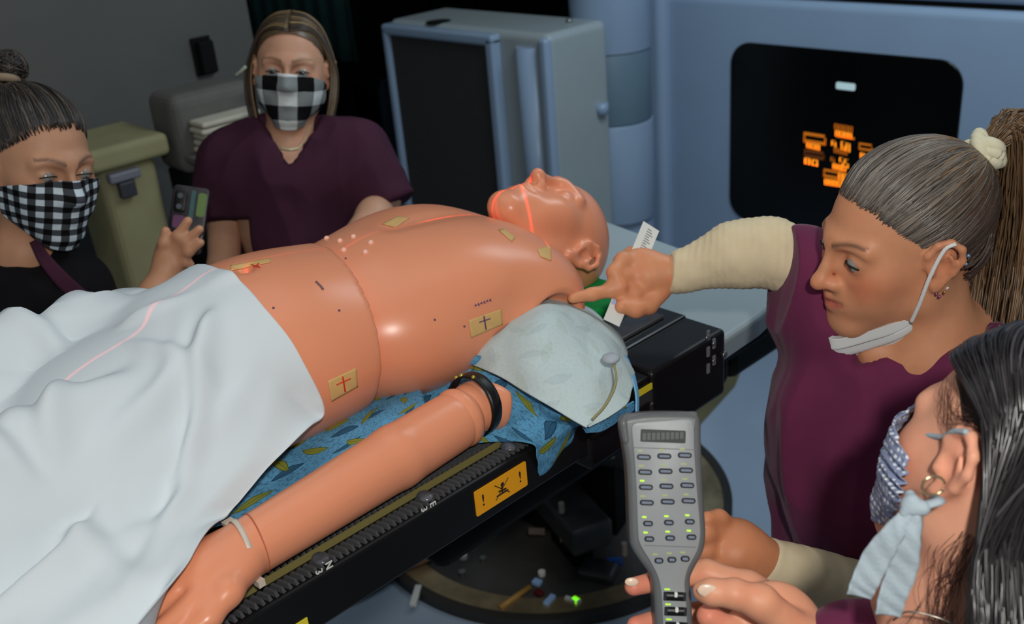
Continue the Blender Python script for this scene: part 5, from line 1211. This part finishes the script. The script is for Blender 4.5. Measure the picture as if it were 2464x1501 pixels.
hr2 = haircap(M2, o2, s2, T2, hcol2, lambda q: polar_mask(q, (0, -.4, .9), .02), grow_=.005)
n = 900; sgn = np.where(RS.rand(n) < .5, -1, 1); K = 24; tt_ = np.linspace(0, 1, K); Pw = np.zeros((n, K, 3)); frac = RS.rand(n); isbl = np.zeros(n)
for i in range(n):
    sg = sgn[i]; ph = math.radians(33 + 95 * frac[i] ** 1.2); w = RS.uniform(0, .016); cph, sph = math.cos(ph), math.sin(ph); ln = RS.uniform(.07, .15)
    A0 = escalp(np.array([sg * .02, cph, sph])); B0 = escalp(np.array([sg * .42, cph * .86, .30 + .55 * sph])); B1 = escalp(np.array([sg * .82, .56 * cph + .02, .22 + .30 * sph])); C0 = escalp(np.array([sg * 1.0, .30 * cph - .02, -.12]))
    k = 1.05 + w * 3.2; A0, B0, B1, C0 = [CEN + (p_ - CEN) * kk for p_, kk in ((A0, 1.05 + w * 2), (B0, k), (B1, k), (C0, k + .04))]
    C0 = np.array([sg * (.084 + w * .8), .022 * cph - .004, .005]); D0 = np.array([sg * (.083 + w), .026 * cph, -.055]); E0 = np.array([sg * (.074 + w), .024 * cph + .006, -.11]); F0 = np.array([sg * (.070 + w), .03 * cph + .008, -.115 - ln * .55])
    Pw[i] = catmull(np.array([A0, B0, B1, C0, D0, E0, F0]), K); isbl[i] = 0
cc2 = np.where(RS.rand(n)[:, None] < .22, bl1, bl2) * RS.uniform(.5, 1.5, n)[:, None]
strandobj('hair_strands', o2 + (Pw * s2) @ M2, np.full((n, K), .0021), cc2, m_hair, hr2)
add('hair_clip', tube([P(568, 182, 2.24), P(580, 172, 2.22), P(592, 160, 2.21)], .004, 10, 8), mat('pale_clip', srgb(190, 205, 185), .4), hr2, label='pale hair clip')

# ---------- person at the left edge
o3 = P(88, 392, 1.70); s3 = 1.03
M3 = frame3(RW @ np.array([.80, -.33, .50]), RW @ np.array([.18, .92, .35]))
pe3 = P(20, 760, 1.86)
T3 = thing('person', 'person at the left edge in black with a small black and white checked mask', 'person', (pe3[0], pe3[1], 0))
nb3 = P(62, 600, 1.74)
hl = xf(head_prims() + slits(.0016), M3, o3, s3) + [C_(o3 + (np.array([0, -.02, -.06]) * s3) @ M3, nb3, .052, .056, k=.03), E_(P(60, 680, 1.80), (.09, .09, .07), k=.05)]
V, F = sdf(hl, .0032, 1); sk3 = srgb(198, 148, 116); isl = [(V, F)]; cols = [cl(sk3, V, M3, o3, s3, browcol=srgb(90, 66, 54))]
# hand with the phone
h3 = [E_(P(412, 612, 1.88), (.030, .042, .022), R=RW.T, k=.02), C_(P(405, 640, 1.88), P(370, 720, 1.86), .026, .030, k=.02), C_(P(370, 720, 1.86), P(240, 840, 1.85), .030, .042, k=.02)]
h3 += fing([(392, 618, 1.87), (395, 585, 1.86), (399, 556, 1.855)], [.0125, .0105, .0085])
h3 += fing([(410, 598, 1.87), (428, 568, 1.855), (452, 532, 1.85)], [.0105, .0100, .0085]) + fing([(422, 606, 1.87), (446, 582, 1.855), (480, 552, 1.85)], [.0105, .0098, .0082])
h3 += fing([(432, 620, 1.87), (454, 606, 1.855), (482, 584, 1.85)], [.0100, .0092, .0078]) + fing([(430, 634, 1.87), (448, 630, 1.865), (458, 636, 1.87)], [.0095, .0085, .0075])
V, F = sdf(h3, .003, 1); isl.append((V, F)); cols.append(np.tile(np.array(srgb(206, 150, 116)), (len(V), 1)))
pv3 = np.array([pe3[0], pe3[1], .9]); sd3 = nrm(np.array([RW[0][2], RW[1][2], 0])); ch3 = P(30, 720, 1.82)
V, F = sdf([E_(ch3, (.13, .13, .15), k=.05), C_(ch3, pv3, .11, .12, k=.05)] + legs_body(pv3, sd3), .012, 1); isl.append((V, F)); cols.append(np.tile(np.array(sk3), (len(V), 1)))
add('body', merge(isl), m_skin, T3, col=np.concatenate(cols)); eyes(M3, o3, s3, T3, look=(0, 1, -.7))
top = [C_(P(-60, 660, 1.80), P(160, 700, 1.76), .075, .07, k=.05), C_(P(30, 760, 1.86), P(30, 1000, 1.98), .14, .15, k=.06), C_(P(160, 710, 1.76), P(215, 790, 1.80), .062, .055, k=.04), C_(P(20, 650, 1.80), P(60, 720, 1.80), .10, .11, k=.05), C_(P(215, 790, 1.80), P(330, 790, 1.85), .055, .042, k=.04)]
V, F = sdf(top + [C_(P(62, 560, 1.68), P(95, 650, 1.66), .062, .035, k=.006, op='s'), C_(P(95, 650, 1.66), P(125, 690, 1.68), .035, .012, k=.006, op='s')], .005, 1); V = folds(V, F, .006, (9, 9, 4), 6)
add('jacket', (V, F), m_black, T3)
pn = legs_body(pv3, sd3); pn = grow(pn[:2] + pn[3:5], .02) + [C_(pv3 + (0, 0, .05), pv3 + (0, 0, -.05), .14, .15, k=.05)]
add('trousers', sdf(pn, .012, 1), m_black, T3)
add('shoes', sdf([E_(np.array([q[0], q[1], .045]), (.10, .06, .045), k=.01) for q in (pv3 + sd3 * .09, pv3 - sd3 * .09)], .01, 1), m_black, T3)
# dark maroon lanyard-like collar strip and grey pocket
Gc = patch(np.array([[P(72, 585, 1.68), P(100, 640, 1.66), P(150, 700, 1.665), P(230, 770, 1.70)], [P(92, 575, 1.68), P(125, 620, 1.665), P(185, 680, 1.67), P(262, 745, 1.705)]]), 6, 40)
add('scrub_collar', gridshell(Gc, .004), m_scrubd, T3)
ck3 = checkmat('small_check_cloth', 48, srgb(205, 220, 228), srgb(12, 12, 14), srgb(70, 74, 80))
mk3 = maskobj('face_mask', M3, o3, s3, ck3, T3, lab='small black and white checked mask')
for sg in (-1, 1): add('ear_loop', tube(loc(M3, o3, s3, [(sg * .060, .025, -.022), (sg * .074, .012, -.004), (sg * .088, -.010, .016)]), .0026, 14, 6), mat('pale_blue_elastic', srgb(175, 185, 215), .8), mk3)
dk1, dk2 = np.array(srgb(46, 40, 38)), np.array(srgb(84, 74, 64))
def hl3(q): return ((q[:, 2] > .040 + 1.1 * (q[:, 1] - .02)) | (q[:, 1] < -.02)) & (q[:, 1] < .066) & ~((np.abs(q[:, 0]) > .066) & (q[:, 1] > -.028) & (q[:, 2] < .030))
hr3 = haircap(M3, o3, s3, T3, lambda q: np.tile(dk1, (len(q), 1)), lambda q: polar_mask(q, (0, -.62, .78), -.03))
PT3 = np.array([0, -.62, .78]); n = 1000; Pw = pulled(n, PT3, 14)
strandobj('hair_strands', o3 + (Pw * s3) @ M3, np.full((n, 14), .0012), np.where(RS.rand(n)[:, None] < .25, dk2, dk1) * RS.uniform(.4, 1.6, n)[:, None], m_hair, hr3)
pb = o3 + (escalp(PT3[None])[0] * 1.16 * s3) @ M3
add('hair_tie', tube([pb + .016 * (RW[:, 0] * math.cos(t) + RW[:, 2] * math.sin(t)) for t in np.linspace(0, 6.283, 20)], .007, 40, 8), mat('tan_tie', srgb(150, 130, 108), .9), hr3)
n = 260; K = 20; tq = np.linspace(0, 1, K); bc = pb + RW @ np.array([.0, .022, -.01]); Pw = np.zeros((n, K, 3))
for i in range(n):
    ax_ = nrm(RS.normal(size=3)); u1 = nrm(np.cross(ax_, (.2, .5, .8))); v1 = np.cross(ax_, u1); r_ = RS.uniform(.014, .030); t0 = RS.uniform(0, 6); Pw[i] = bc + r_ * (u1[None] * np.cos(t0 + tq[:, None] * 3.5) + v1[None] * np.sin(t0 + tq[:, None] * 3.5))
strandobj('hair_bun', Pw, np.full((n, K), .0016), np.where(RS.rand(n)[:, None] < .2, dk2, dk1) * RS.uniform(.5, 1.6, n)[:, None], m_hair, hr3)
# loose strands beside the mask
n = 26; Pw = np.zeros((n, 16, 3))
for i in range(n):
    w = RS.uniform(-.008, .008); Pw[i] = catmull(np.array(loc(M3, o3, s3, [(.074, -.005 + w, .01), (.076 + w, .0, -.03), (.068, -.01 + w, -.08), (.07 + w, .0, -.13 + w * 3)])), 16)
LS3 = strandobj('loose_strands', Pw, np.full((n, 16), .0009), np.tile(dk2, (n, 1)) * RS.uniform(.6, 1.6, n)[:, None], m_hair, hr3); LS3['kind'] = 'stuff'
# phone
phn = thing('smartphone', 'dark smartphone with a patterned case held up by the hand near the white sheet', 'phone', P(455, 530, 1.87))
PA = RW.T.copy(); ang = math.radians(-8); Rz = np.array([[math.cos(ang), math.sin(ang), 0], [-math.sin(ang), math.cos(ang), 0], [0, 0, 1]]); PA = Rz @ PA
pcn = P(450, 528, 1.885); add('case', prism(rpoly(.034, .062, .009, 5), pcn, PA, -.008, 0, .002, 2), mat('dark_phone_case', srgb(46, 42, 48), .35, .5, var=.5, vscale=60), phn)
add('camera_bump', prism(rpoly(.011, .020, .006, 5), pcn + PA[0] * -.017 + PA[1] * .032, PA, 0, .003, .001, 2), m_blk, phn)
for dy in (-.010, .010): add('camera_lens', cyl(pcn + PA[0] * -.017 + PA[1] * (.032 + dy) + PA[2] * .003, pcn + PA[0] * -.017 + PA[1] * (.032 + dy) + PA[2] * .0045, .0052, n=16), mat('lens_glass', srgb(90, 95, 105), .1, .8), phn, smooth=False)
add('stripe', prism(rpoly(.004, .055, .002, 2), pcn + PA[0] * .006, PA, 0, .0006), mat('teal_stripe', srgb(70, 105, 105), .4), phn, smooth=False)
add('green_patch', prism(rpoly(.008, .022, .005, 4), pcn + PA[0] * .023 + PA[1] * .03, PA, 0, .0008), mat('green_print', srgb(110, 140, 80), .4), phn, smooth=False)
add('purple_patch', prism(rpoly(.011, .012, .005, 4), pcn + PA[0] * -.015 + PA[1] * -.006, PA, 0, .0008), mat('purple_print', srgb(110, 70, 105), .4), phn, smooth=False)
# ---------- hand pendant in the foreground
PD = .96; pcx, pcy = 1603, 1180; pk = PD / FPX
tl = math.radians(-2.2)
PAx = RW.T.copy(); PAx = np.stack([PAx[0] * math.cos(tl) + PAx[1] * math.sin(tl), -PAx[0] * math.sin(tl) + PAx[1] * math.cos(tl), PAx[2]])
PO = P(pcx, pcy, PD)
pn_ = thing('control_pendant', 'grey handheld control pendant with rows of oval keys and a small display', 'remote control', PO)
def pxy(x, y):
    """photo pixel -> pendant plane coordinates in metres"""
    d = P(x, y, PD) - PO; return np.array([d @ PAx[0], d @ PAx[1]])
outl = [(1510, 1003), (1560, 996), (1630, 995), (1672, 998), (1686, 1012), (1688, 1060), (1691, 1140), (1696, 1230), (1699, 1290), (1692, 1330), (1672, 1368), (1662, 1395), (1664, 1430), (1668, 1501), (1671, 1600), (1672, 1680), (1640, 1700), (1600, 1702), (1585, 1690), (1580, 1600), (1577, 1501), (1573, 1430), (1565, 1385), (1540, 1350), (1520, 1318), (1515, 1290), (1512, 1200), (1508, 1120), (1498, 1060), (1494, 1030), (1497, 1012)]
def dens(pts, n): 
    p = np.array([pxy(*q) for q in pts]); p = np.concatenate([p, p[:1]]); return catmull(p, n)[:-1]
ol = dens(outl, 150)[::-1]
m_pd = mat('dark_grey_shell', srgb(96, 98, 100), .42, .45, var=.04, vscale=60, bump=.08, bscale=900); m_pf = mat('grey_face', srgb(146, 150, 152), .45, .4, var=.015, vscale=40)
add('shell', prism(ol, PO, PAx, -.028, .001, .005, 4), m_pd, pn_)
inl = [(1532, 1015), (1600, 1010), (1655, 1008), (1668, 1022), (1670, 1080), (1676, 1170), (1683, 1250), (1684, 1290), (1676, 1325), (1655, 1365), (1647, 1400), (1650, 1440), (1653, 1501), (1655, 1600), (1656, 1680), (1600, 1684), (1598, 1600), (1594, 1501), (1590, 1430), (1583, 1390), (1565, 1352), (1540, 1310), (1534, 1280), (1530, 1180), (1525, 1100), (1519, 1040), (1521, 1022)]
add('face_plate', prism(dens(inl, 150)[::-1], PO, PAx, .0, .0035, .0012, 2), m_pf, pn_)
FZ = .0035
def onp(x, y, w, h, r, z0, z1, m, nm, ins=0.0, parent=None, rot=0.0, label=None):
    """rounded part on the pendant face, size in photo pixels"""
    c = pxy(x, y); O = PO + PAx[0] * c[0] + PAx[1] * c[1]; ca, sa = math.cos(rot), math.sin(rot); ax = np.stack([PAx[0] * ca + PAx[1] * sa, -PAx[0] * sa + PAx[1] * ca, PAx[2]])
    return add(nm, prism(rpoly(w * pk / 2, h * pk / 2, min(r * pk, w * pk / 2 * .99, h * pk / 2 * .99), 5), O, ax, z0, z1, ins, 2 if ins else 0), m, parent or pn_, smooth=False, label=label)
sk = math.radians(2.0)
dsp = onp(1594, 1048, 108, 30, 3, FZ - .0005, FZ + .0006, mat('lcd_dark', srgb(60, 64, 64), .3, .5), 'display')
m_seg = mat('lcd_segment', srgb(84, 88, 88), .4)
for k in range(9): onp(1549 + k * 11.2, 1049 - k * .35, 8, 17, 2, FZ + .0006, FZ + .0009, m_seg, 'display_cell')
onp(1598, 1078, 150, 2, 1, FZ, FZ + .0002, mat('groove_grey', srgb(110, 113, 114), .5), 'groove'); onp(1611, 1312, 126, 2, 1, FZ, FZ + .0002, MATS['groove_grey'], 'groove')
m_bez = mat('key_bezel', srgb(34, 38, 44), .4, .4); m_key = mat('key_grey', srgb(120, 130, 148), .35, .45); m_led = mat('green_led_label', srgb(176, 226, 60), emit=.55); m_ledd = mat('dim_led_label', srgb(165, 178, 120), .5)
rows = [(1098, (1548, 1597, 1646), 34, 13, (0, 0, 0)), (1134, (1551, 1600, 1649), 34, 13, (0, 0, 0)), (1170, (1553, 1602, 1652), 34, 13, (1, 0, 0)), (1207, (1555, 1605, 1655), 34, 13, (.5, .5, 0)),
        (1257, (1558, 1608, 1658), 24, 13, (1, 1, 1)), (1294, (1561, 1611, 1662), 24, 13, (1, 1, 1)), (1346, (1584, 1615, 1647), 22, 14, (.5, .5, .5))]
for y, xs, w, h, led in rows:
    for i, x in enumerate(xs):
        yy_ = y - i * 2.2
        b = onp(x, yy_, w, h, 7, FZ - .0005, FZ + .0012, m_bez, 'key', .0003)
        onp(x, yy_, w - 8, h - 7, 3.5, FZ + .001, FZ + .0022, m_key, 'key_cap', .0004, parent=b)
        onp(x - 9 if i == 0 else x - 6, yy_ - 15, 13 if led[i] < 1 else 11, 4.5, 2, FZ - .0002, FZ + .0003, m_led if led[i] == 1 else m_ledd, 'led_label')
for k, y in enumerate((1432, 1468, 1504)):
    w_ = onp(1622 + k * 2, y, 54, 21, 2, FZ - .0005, FZ + .0008, m_bez, 'wheel_slot'); c = pxy(1622 + k * 2, y); O = PO + PAx[0] * c[0] + PAx[1] * c[1] + PAx[2] * (FZ - .002)
    add('thumbwheel', cyl(O - PAx[0] * 20 * pk, O + PAx[0] * 20 * pk, .0048, n=16), m_blk, w_, smooth=False)
    onp(1624 + k * 2, y - 6, 7, 12, 2, FZ + .001, FZ + .0035, m_white, 'wheel_pointer', parent=w_)
    onp(1604 + k * 2, y - 17, 14, 4, 2, FZ - .0002, FZ + .0003, m_led, 'led_label')
# cradle lip at the top left and cable
add('hook_lip', sdf([C_(P(1500, 1018, .962), P(1507, 1060, .962), .0045, .004, k=.006), C_(P(1508, 1003, .966), P(1670, 999, .966), .004, .004, k=.006)], .0016, 1), m_pd, pn_)

# ---------- nearest person at the lower right corner, seen from behind
o4 = P(2452, 1045, .84); s4 = 1.0
M4 = frame3(RW @ np.array([-.70, -.20, -.68]), RW @ np.array([.22, .96, -.12]))
pe4 = P(2500, 1900, 1.2)
T4 = thing('person', 'dark-haired person at the lower right corner holding the pendant', 'person', (pe4[0], pe4[1], 0))
o4 = P(2445, 1130, .85)
M4 = frame3(RW @ np.array([-.38, .40, -.83]), RW @ np.array([.30, .88, .30]))
nb4 = P(2345, 1440, .90); skin4 = srgb(232, 168, 138)
hl = xf(head_prims(eye=False), M4, o4, s4) + [C_(o4 + (np.array([0, -.03, -.05]) * s4) @ M4, nb4, .052, .056, k=.03), C_(P(2260, 1560, .93), P(2560, 1560, .86), .06, .07, k=.05), C_(nb4, P(2380, 1700, .98), .06, .11, k=.06)]
V, F = sdf(hl, .0028, 1); isl = [(V, F)]; cols = [cl(skin4, V, M4, o4, s4, brow=False, blush=.5)]
h4 = [C_(P(1990, 1590, .93), P(1930, 1545, .945), .027, .028, k=.02), E_(P(1865, 1500, .965), (.044, .040, .022), R=np.stack([RW @ nrm((-.85, .5, .1)), RW @ nrm((.5, .85, 0)), nrm(np.cross(RW @ nrm((-.85, .5, .1)), RW @ nrm((.5, .85, 0))))]), k=.02)]
h4 += fing([(1880, 1450, .975), (1800, 1408, .985), (1700, 1378, .998), (1610, 1392, 1.003), (1524, 1411, .985)], [.0145, .0135, .0125, .0105, .0088])
h4 += fing([(1860, 1490, .985), (1740, 1470, 1.0), (1620, 1480, 1.005), (1530, 1505, .985)], [.0135, .0125, .0105, .009])
h4 += fing([(1870, 1530, .98), (1740, 1530, .995), (1640, 1550, 1.0), (1560, 1570, .985)], [.013, .012, .010, .009])
h4 += fing([(1850, 1560, .96), (1760, 1520, .955), (1705, 1482, .953)], [.012, .012, .0115])
h4 += fing([(1915, 1520, .935), (1830, 1448, .922), (1768, 1428, .920), (1712, 1424, .925), (1690, 1422, .93)], [.018, .0155, .0128, .0115, .009])
V, F = sdf(h4, .0022, 1); isl.append((V, F)); c4 = np.tile(np.array(srgb(228, 160, 126)), (len(V), 1)); tipd = np.min([np.linalg.norm(V - P(*t_), axis=1) for t_ in ((1705, 1482, .953), (1524, 1411, .985), (1530, 1505, .985))], 0)
w_ = np.exp(-(tipd / .018) ** 2)[:, None] * .6; c4 = c4 * (1 - w_) + np.array(srgb(226, 110, 100)) * w_; c4 *= (1 - .1 * np.clip(fbm(V, 70, 3), 0, 1)[:, None] * np.array([0, 1, 1])); cols.append(c4)
V, F = sdf([C_(P(1990, 1590, .93), P(2300, 1850, .95), .027, .045, k=.02), C_(P(2300, 1850, .95), P(2440, 1640, .95), .045, .05, k=.02)], .006, 1); isl.append((V, F)); cols.append(np.tile(np.array(skin4), (len(V), 1)))
ch4 = P(2440, 1850, 1.05); pv4 = np.array([ch4[0], ch4[1], .92]); sd4 = nrm(np.array([RW[0][0], RW[1][0], 0]))
V, F = sdf([E_(ch4, (.14, .13, .16), k=.05), C_(ch4, pv4, .11, .12, k=.05), C_(P(2380, 1700, .98), ch4, .09, .11, k=.05)] + legs_body(pv4, sd4), .012, 1); isl.append((V, F)); cols.append(np.tile(np.array(skin4), (len(V), 1)))
add('body', merge(isl), m_skin, T4, col=np.concatenate(cols)); T4.location = (pv4[0], pv4[1], 0)
for o_ in [c for c in T4.children]: o_.location = o_.location - Vector((pv4[0] - pe4[0], pv4[1] - pe4[1], 0))
# nails
nl = mat('nail', srgb(236, 205, 180), .25, .5)
add('fingernail', sdf([E_(P(1703, 1421, .915), (.0095, .0065, .0022), R=np.stack([RW @ nrm((-1, -.05, -.1)), RW @ nrm((0, 1, .1)), RW @ nrm((-.1, -.1, 1))]), k=.002)], .0009, 1), nl, T4)
add('fingernail', sdf([E_(P(1520, 1400, .977), (.007, .0045, .002), R=RW.T, k=.002)], .0009, 1), nl, T4)
# scrubs: shoulder and sleeve
V, F = sdf([C_(P(2230, 1600, .955), P(2600, 1620, .90), .072, .085, k=.05), C_(P(2400, 1700, .99), ch4, .115, .14, k=.06), C_(ch4, pv4, .14, .15, k=.05), C_(P(2230, 1610, .955), P(2075, 1600, .95), .062, .045, k=.03), C_(P(2075, 1600, .95), P(2040, 1575, .94), .045, .043, k=.02),
            C_(P(2330, 1400, .82), P(2330, 1500, .90), .085, .062, k=.008, op='s')], .005, 1)
V = folds(V, F, .005, (9, 9, 4), 9); add('scrub_top', (V, F), m_scrub, T4)
pn = legs_body(pv4, sd4); pn = grow(pn[:2] + pn[3:5], .02) + [C_(pv4 + (0, 0, .05), pv4 + (0, 0, -.05), .14, .15, k=.05)]
add('scrub_trousers', sdf(pn, .012, 1), m_scrub, T4)
add('shoes', sdf([E_(np.array([q[0], q[1] + .05, .045]), (.05, .13, .045), k=.01) for q in (pv4 + sd4 * .09, pv4 - sd4 * .09)], .01, 1), m_black, T4)
add('necklace', tube([P(2150, 1492, .865), P(2180, 1472, .835), P(2230, 1478, .825), (P(2290, 1500, .82)), P(2340, 1540, .83)], .0009, 50, 5), mat('silver_chain', srgb(170, 160, 150), .3, .6, metal=.8), T4)
# mask: gathered blue-grey cloth with white dots
m_dot = bpy.data.materials.new('dotted_mask_cloth'); m_dot.use_nodes = True; nt = m_dot.node_tree; b = nt.nodes['Principled BSDF']; b.inputs['Roughness'].default_value = .85
uvn = nt.nodes.new('ShaderNodeUVMap'); vo = nt.nodes.new('ShaderNodeTexVoronoi'); vo.voronoi_dimensions = '2D'; vo.inputs['Scale'].default_value = 150; vo.inputs['Randomness'].default_value = .35; nt.links.new(uvn.outputs[0], vo.inputs['Vector'])
cr = nt.nodes.new('ShaderNodeValToRGB'); cr.color_ramp.elements[0].position = .24; cr.color_ramp.elements[0].color = (*srgb(232, 240, 246), 1); cr.color_ramp.elements[1].position = .30; cr.color_ramp.elements[1].color = (*srgb(136, 146, 178), 1)
nt.links.new(vo.outputs['Distance'], cr.inputs[0]); nt.links.new(cr.outputs[0], b.inputs['Base Color'])
mk4 = maskobj('face_mask', M4, o4, s4, m_dot, T4, lab='gathered blue-grey mask with white dots', span=1.12, off=.007, zoff=.006)
V = np.array([v.co for v in mk4.data.vertices]) + rootloc(T4); q = (V - o4) @ M4.T; nv_ = np.zeros_like(V)
ang = np.arctan2(q[:, 0], q[:, 1]); edge = np.clip((np.abs(ang) - .55) / .5, 0, 1)
rad_ = np.stack([q[:, 0], q[:, 1], 0 * q[:, 0]], 1); rad_ /= np.linalg.norm(rad_, axis=1)[:, None]
q2 = q + rad_ * ((.0045 * np.abs(np.sin(q[:, 2] * 330 + 1.5 * noise(q, 30))) + .0018 * np.sin(q[:, 2] * 820)) * (.25 + .75 * edge))[:, None]
V2 = o4 + q2 @ M4 - rootloc(T4); mk4.data.vertices.foreach_set('co', V2.ravel()); mk4.data.update()
m_tied = mat('grey_blue_tie', srgb(172, 186, 194), .9, .1, bump=.35, bscale=300, var=.04)
def q4(x, y, z): return o4 + np.array([x, y, z]) @ M4
e4 = -1
add('ear_loop', tube([q4(e4 * .062, .048, .0), q4(e4 * .074, .022, .012), q4(e4 * .084, .008, .024), q4(e4 * .092, -.008, .032)], .0024, 24, 8), m_tied, mk4)
kn = P(2200, 1222, .785)
add('ear_loop', tube([kn, P(2240, 1212, .782), P(2262, 1204, .785), q4(e4 * .084, -.004, -.030)], .0045, 20, 8, .6), m_tied, mk4)
add('knot', sdf([E_(kn, (.006, .006, .006), k=.003), C_(P(2184, 1210, .787), P(2220, 1222, .782), .005, .006, k=.003), C_(P(2178, 1232, .787), P(2195, 1205, .784), .0045, .0055, k=.003), C_(P(2190, 1190, .79), kn, .004, .0055, k=.003)], .0012, 1), m_tied, mk4)
for pts, w in (([(2190, 1228, .787), (2150, 1280, .790), (2110, 1340, .80), (2082, 1400, .805), (2068, 1436, .81)], .0088), ([(2205, 1230, .785), (2188, 1300, .787), (2172, 1370, .795), (2150, 1430, .80), (2138, 1482, .805)], .0090)):
    c_ = catmull(np.array([P(*p) for p in pts]), 60); tg = np.gradient(c_, axis=0); sdv = np.cross(tg, RW[:, 2]); sdv /= np.linalg.norm(sdv, axis=1)[:, None]
    tz = np.linspace(0, 1, 60)[:, None]; ww = w * (.55 + .55 * np.minimum(1, tz * 2.2)); G = np.stack([c_ + sdv * ww * a_ + RW[:, 2] * (.004 * np.cos(a_ * 1.5 + tz * 3) + .0006 * np.sin(tz * 40 + a_ * 3)) for a_ in np.linspace(-1, 1, 9)], 1)
    add('tie_tail', gridshell(G, .0014), m_tied, mk4)
# earring
ec = P(2246, 1168, .765); add('hoop_earring', tube([ec + (RW[:, 0] * math.cos(t) * .0085 + RW[:, 1] * math.sin(t) * .0072 + RW[:, 2] * math.sin(t) * .002) for t in np.linspace(.2, 6.0, 24)], .0011, 50, 8), mat('gold_ring', srgb(235, 205, 160), .2, .6, metal=.9), T4)
# hair
bk1, bk2 = np.array(srgb(30, 26, 28)), np.array(srgb(92, 88, 92))
hr4 = haircap(M4, o4, s4, T4, lambda q: np.tile(bk1, (len(q), 1)), lambda q: polar_mask(q, (0, -.8, .45), .10), grow_=.003)
n = 2600; K = 30; Pw = np.zeros((n, K, 3)); sgn = np.where(RS.rand(n) < .75, -1, 1); fr = RS.rand(n)
for i in range(n):
    sg = sgn[i]; ph = math.radians(14 + 154 * fr[i]); w = RS.rand(); cph, sph = math.cos(ph), math.sin(ph)
    A0 = escalp(np.array([sg * .03, cph, sph])); B0 = escalp(np.array([sg * .62, .70 * cph - .05, .12 + .70 * sph])); C0 = escalp(np.array([sg * .95, -.22 + .30 * cph, .04 + .38 * sph])); D0 = escalp(np.array([sg * RS.uniform(.45, .84), -.66, -.26]))
    k = 1.09 + .13 * w; A0, B0, C0, D0 = [CEN + (p_ - CEN) * k for p_ in (A0, B0, C0, D0)]
    rr = RS.rand(); D0 = np.array([sg * (.088 - .05 * rr), -.056 - .042 * rr, -.035]) * (1 + .10 * w); E0 = D0 + np.array([sg * .002, -.020 - .012 * w, -.055]); F0 = E0 + np.array([sg * RS.uniform(-.02, .012), -.022 + RS.uniform(-.012, .012), -.09]); G0 = F0 + np.array([sg * RS.uniform(-.02, .02), RS.uniform(-.03, .01), -.12])
    Pw[i] = catmull(np.array([A0, B0, C0, D0, E0, F0, G0]), K)
lock = RS.randint(0, 60, n); ph_ = lock * 1.7; tz = np.linspace(0, 1, K)
Pw += (.004 * np.sin(tz[None] * 13 + ph_[:, None]))[..., None] * np.array([1, .6, 0])
cc4 = bk1 * (1 + .0 * ph_[:, None]) * RS.uniform(.5, 2.2, n)[:, None] + bk2 * (RS.rand(n) < .05)[:, None] * .6
strandobj('long_hair', o4 + (Pw * s4) @ M4, np.full((n, K), .00125), cc4, m_hairg, hr4)
n = 110; Pw = np.zeros((n, 14, 3))
for i in range(n):
    if i < 70: a = np.array([-.060 + RS.normal(0, .004), -.030 + RS.normal(0, .008), -.045]); path = [a, a + (.004 + RS.normal(0, .004), .004 + RS.normal(0, .006), -.03), a + (.012 + RS.normal(0, .006), .002 + RS.normal(0, .010), -.065), a + (.010 + RS.normal(0, .01), -.012 + RS.normal(0, .012), -.11)]
    else: a = np.array([-.062, .040 + RS.normal(0, .008), .045 + RS.normal(0, .006)]); path = [a, a + (-.009, -.014 + RS.normal(0, .003), -.012), a + (-.014, -.030 + RS.normal(0, .004), -.02 + RS.normal(0, .005)), a + (-.016, -.045, -.012)]
    Pw[i] = catmull(np.array(path), 14)
strandobj('loose_strands', o4 + (Pw * s4) @ M4, np.full((n, 14), .0002), np.tile(np.array(srgb(74, 48, 42)), (n, 1)) * RS.uniform(.6, 1.4, n)[:, None], m_hair, hr4)

for o in SC.objects:
    if o.name.startswith('loose_strands'): o['kind'] = 'stuff'
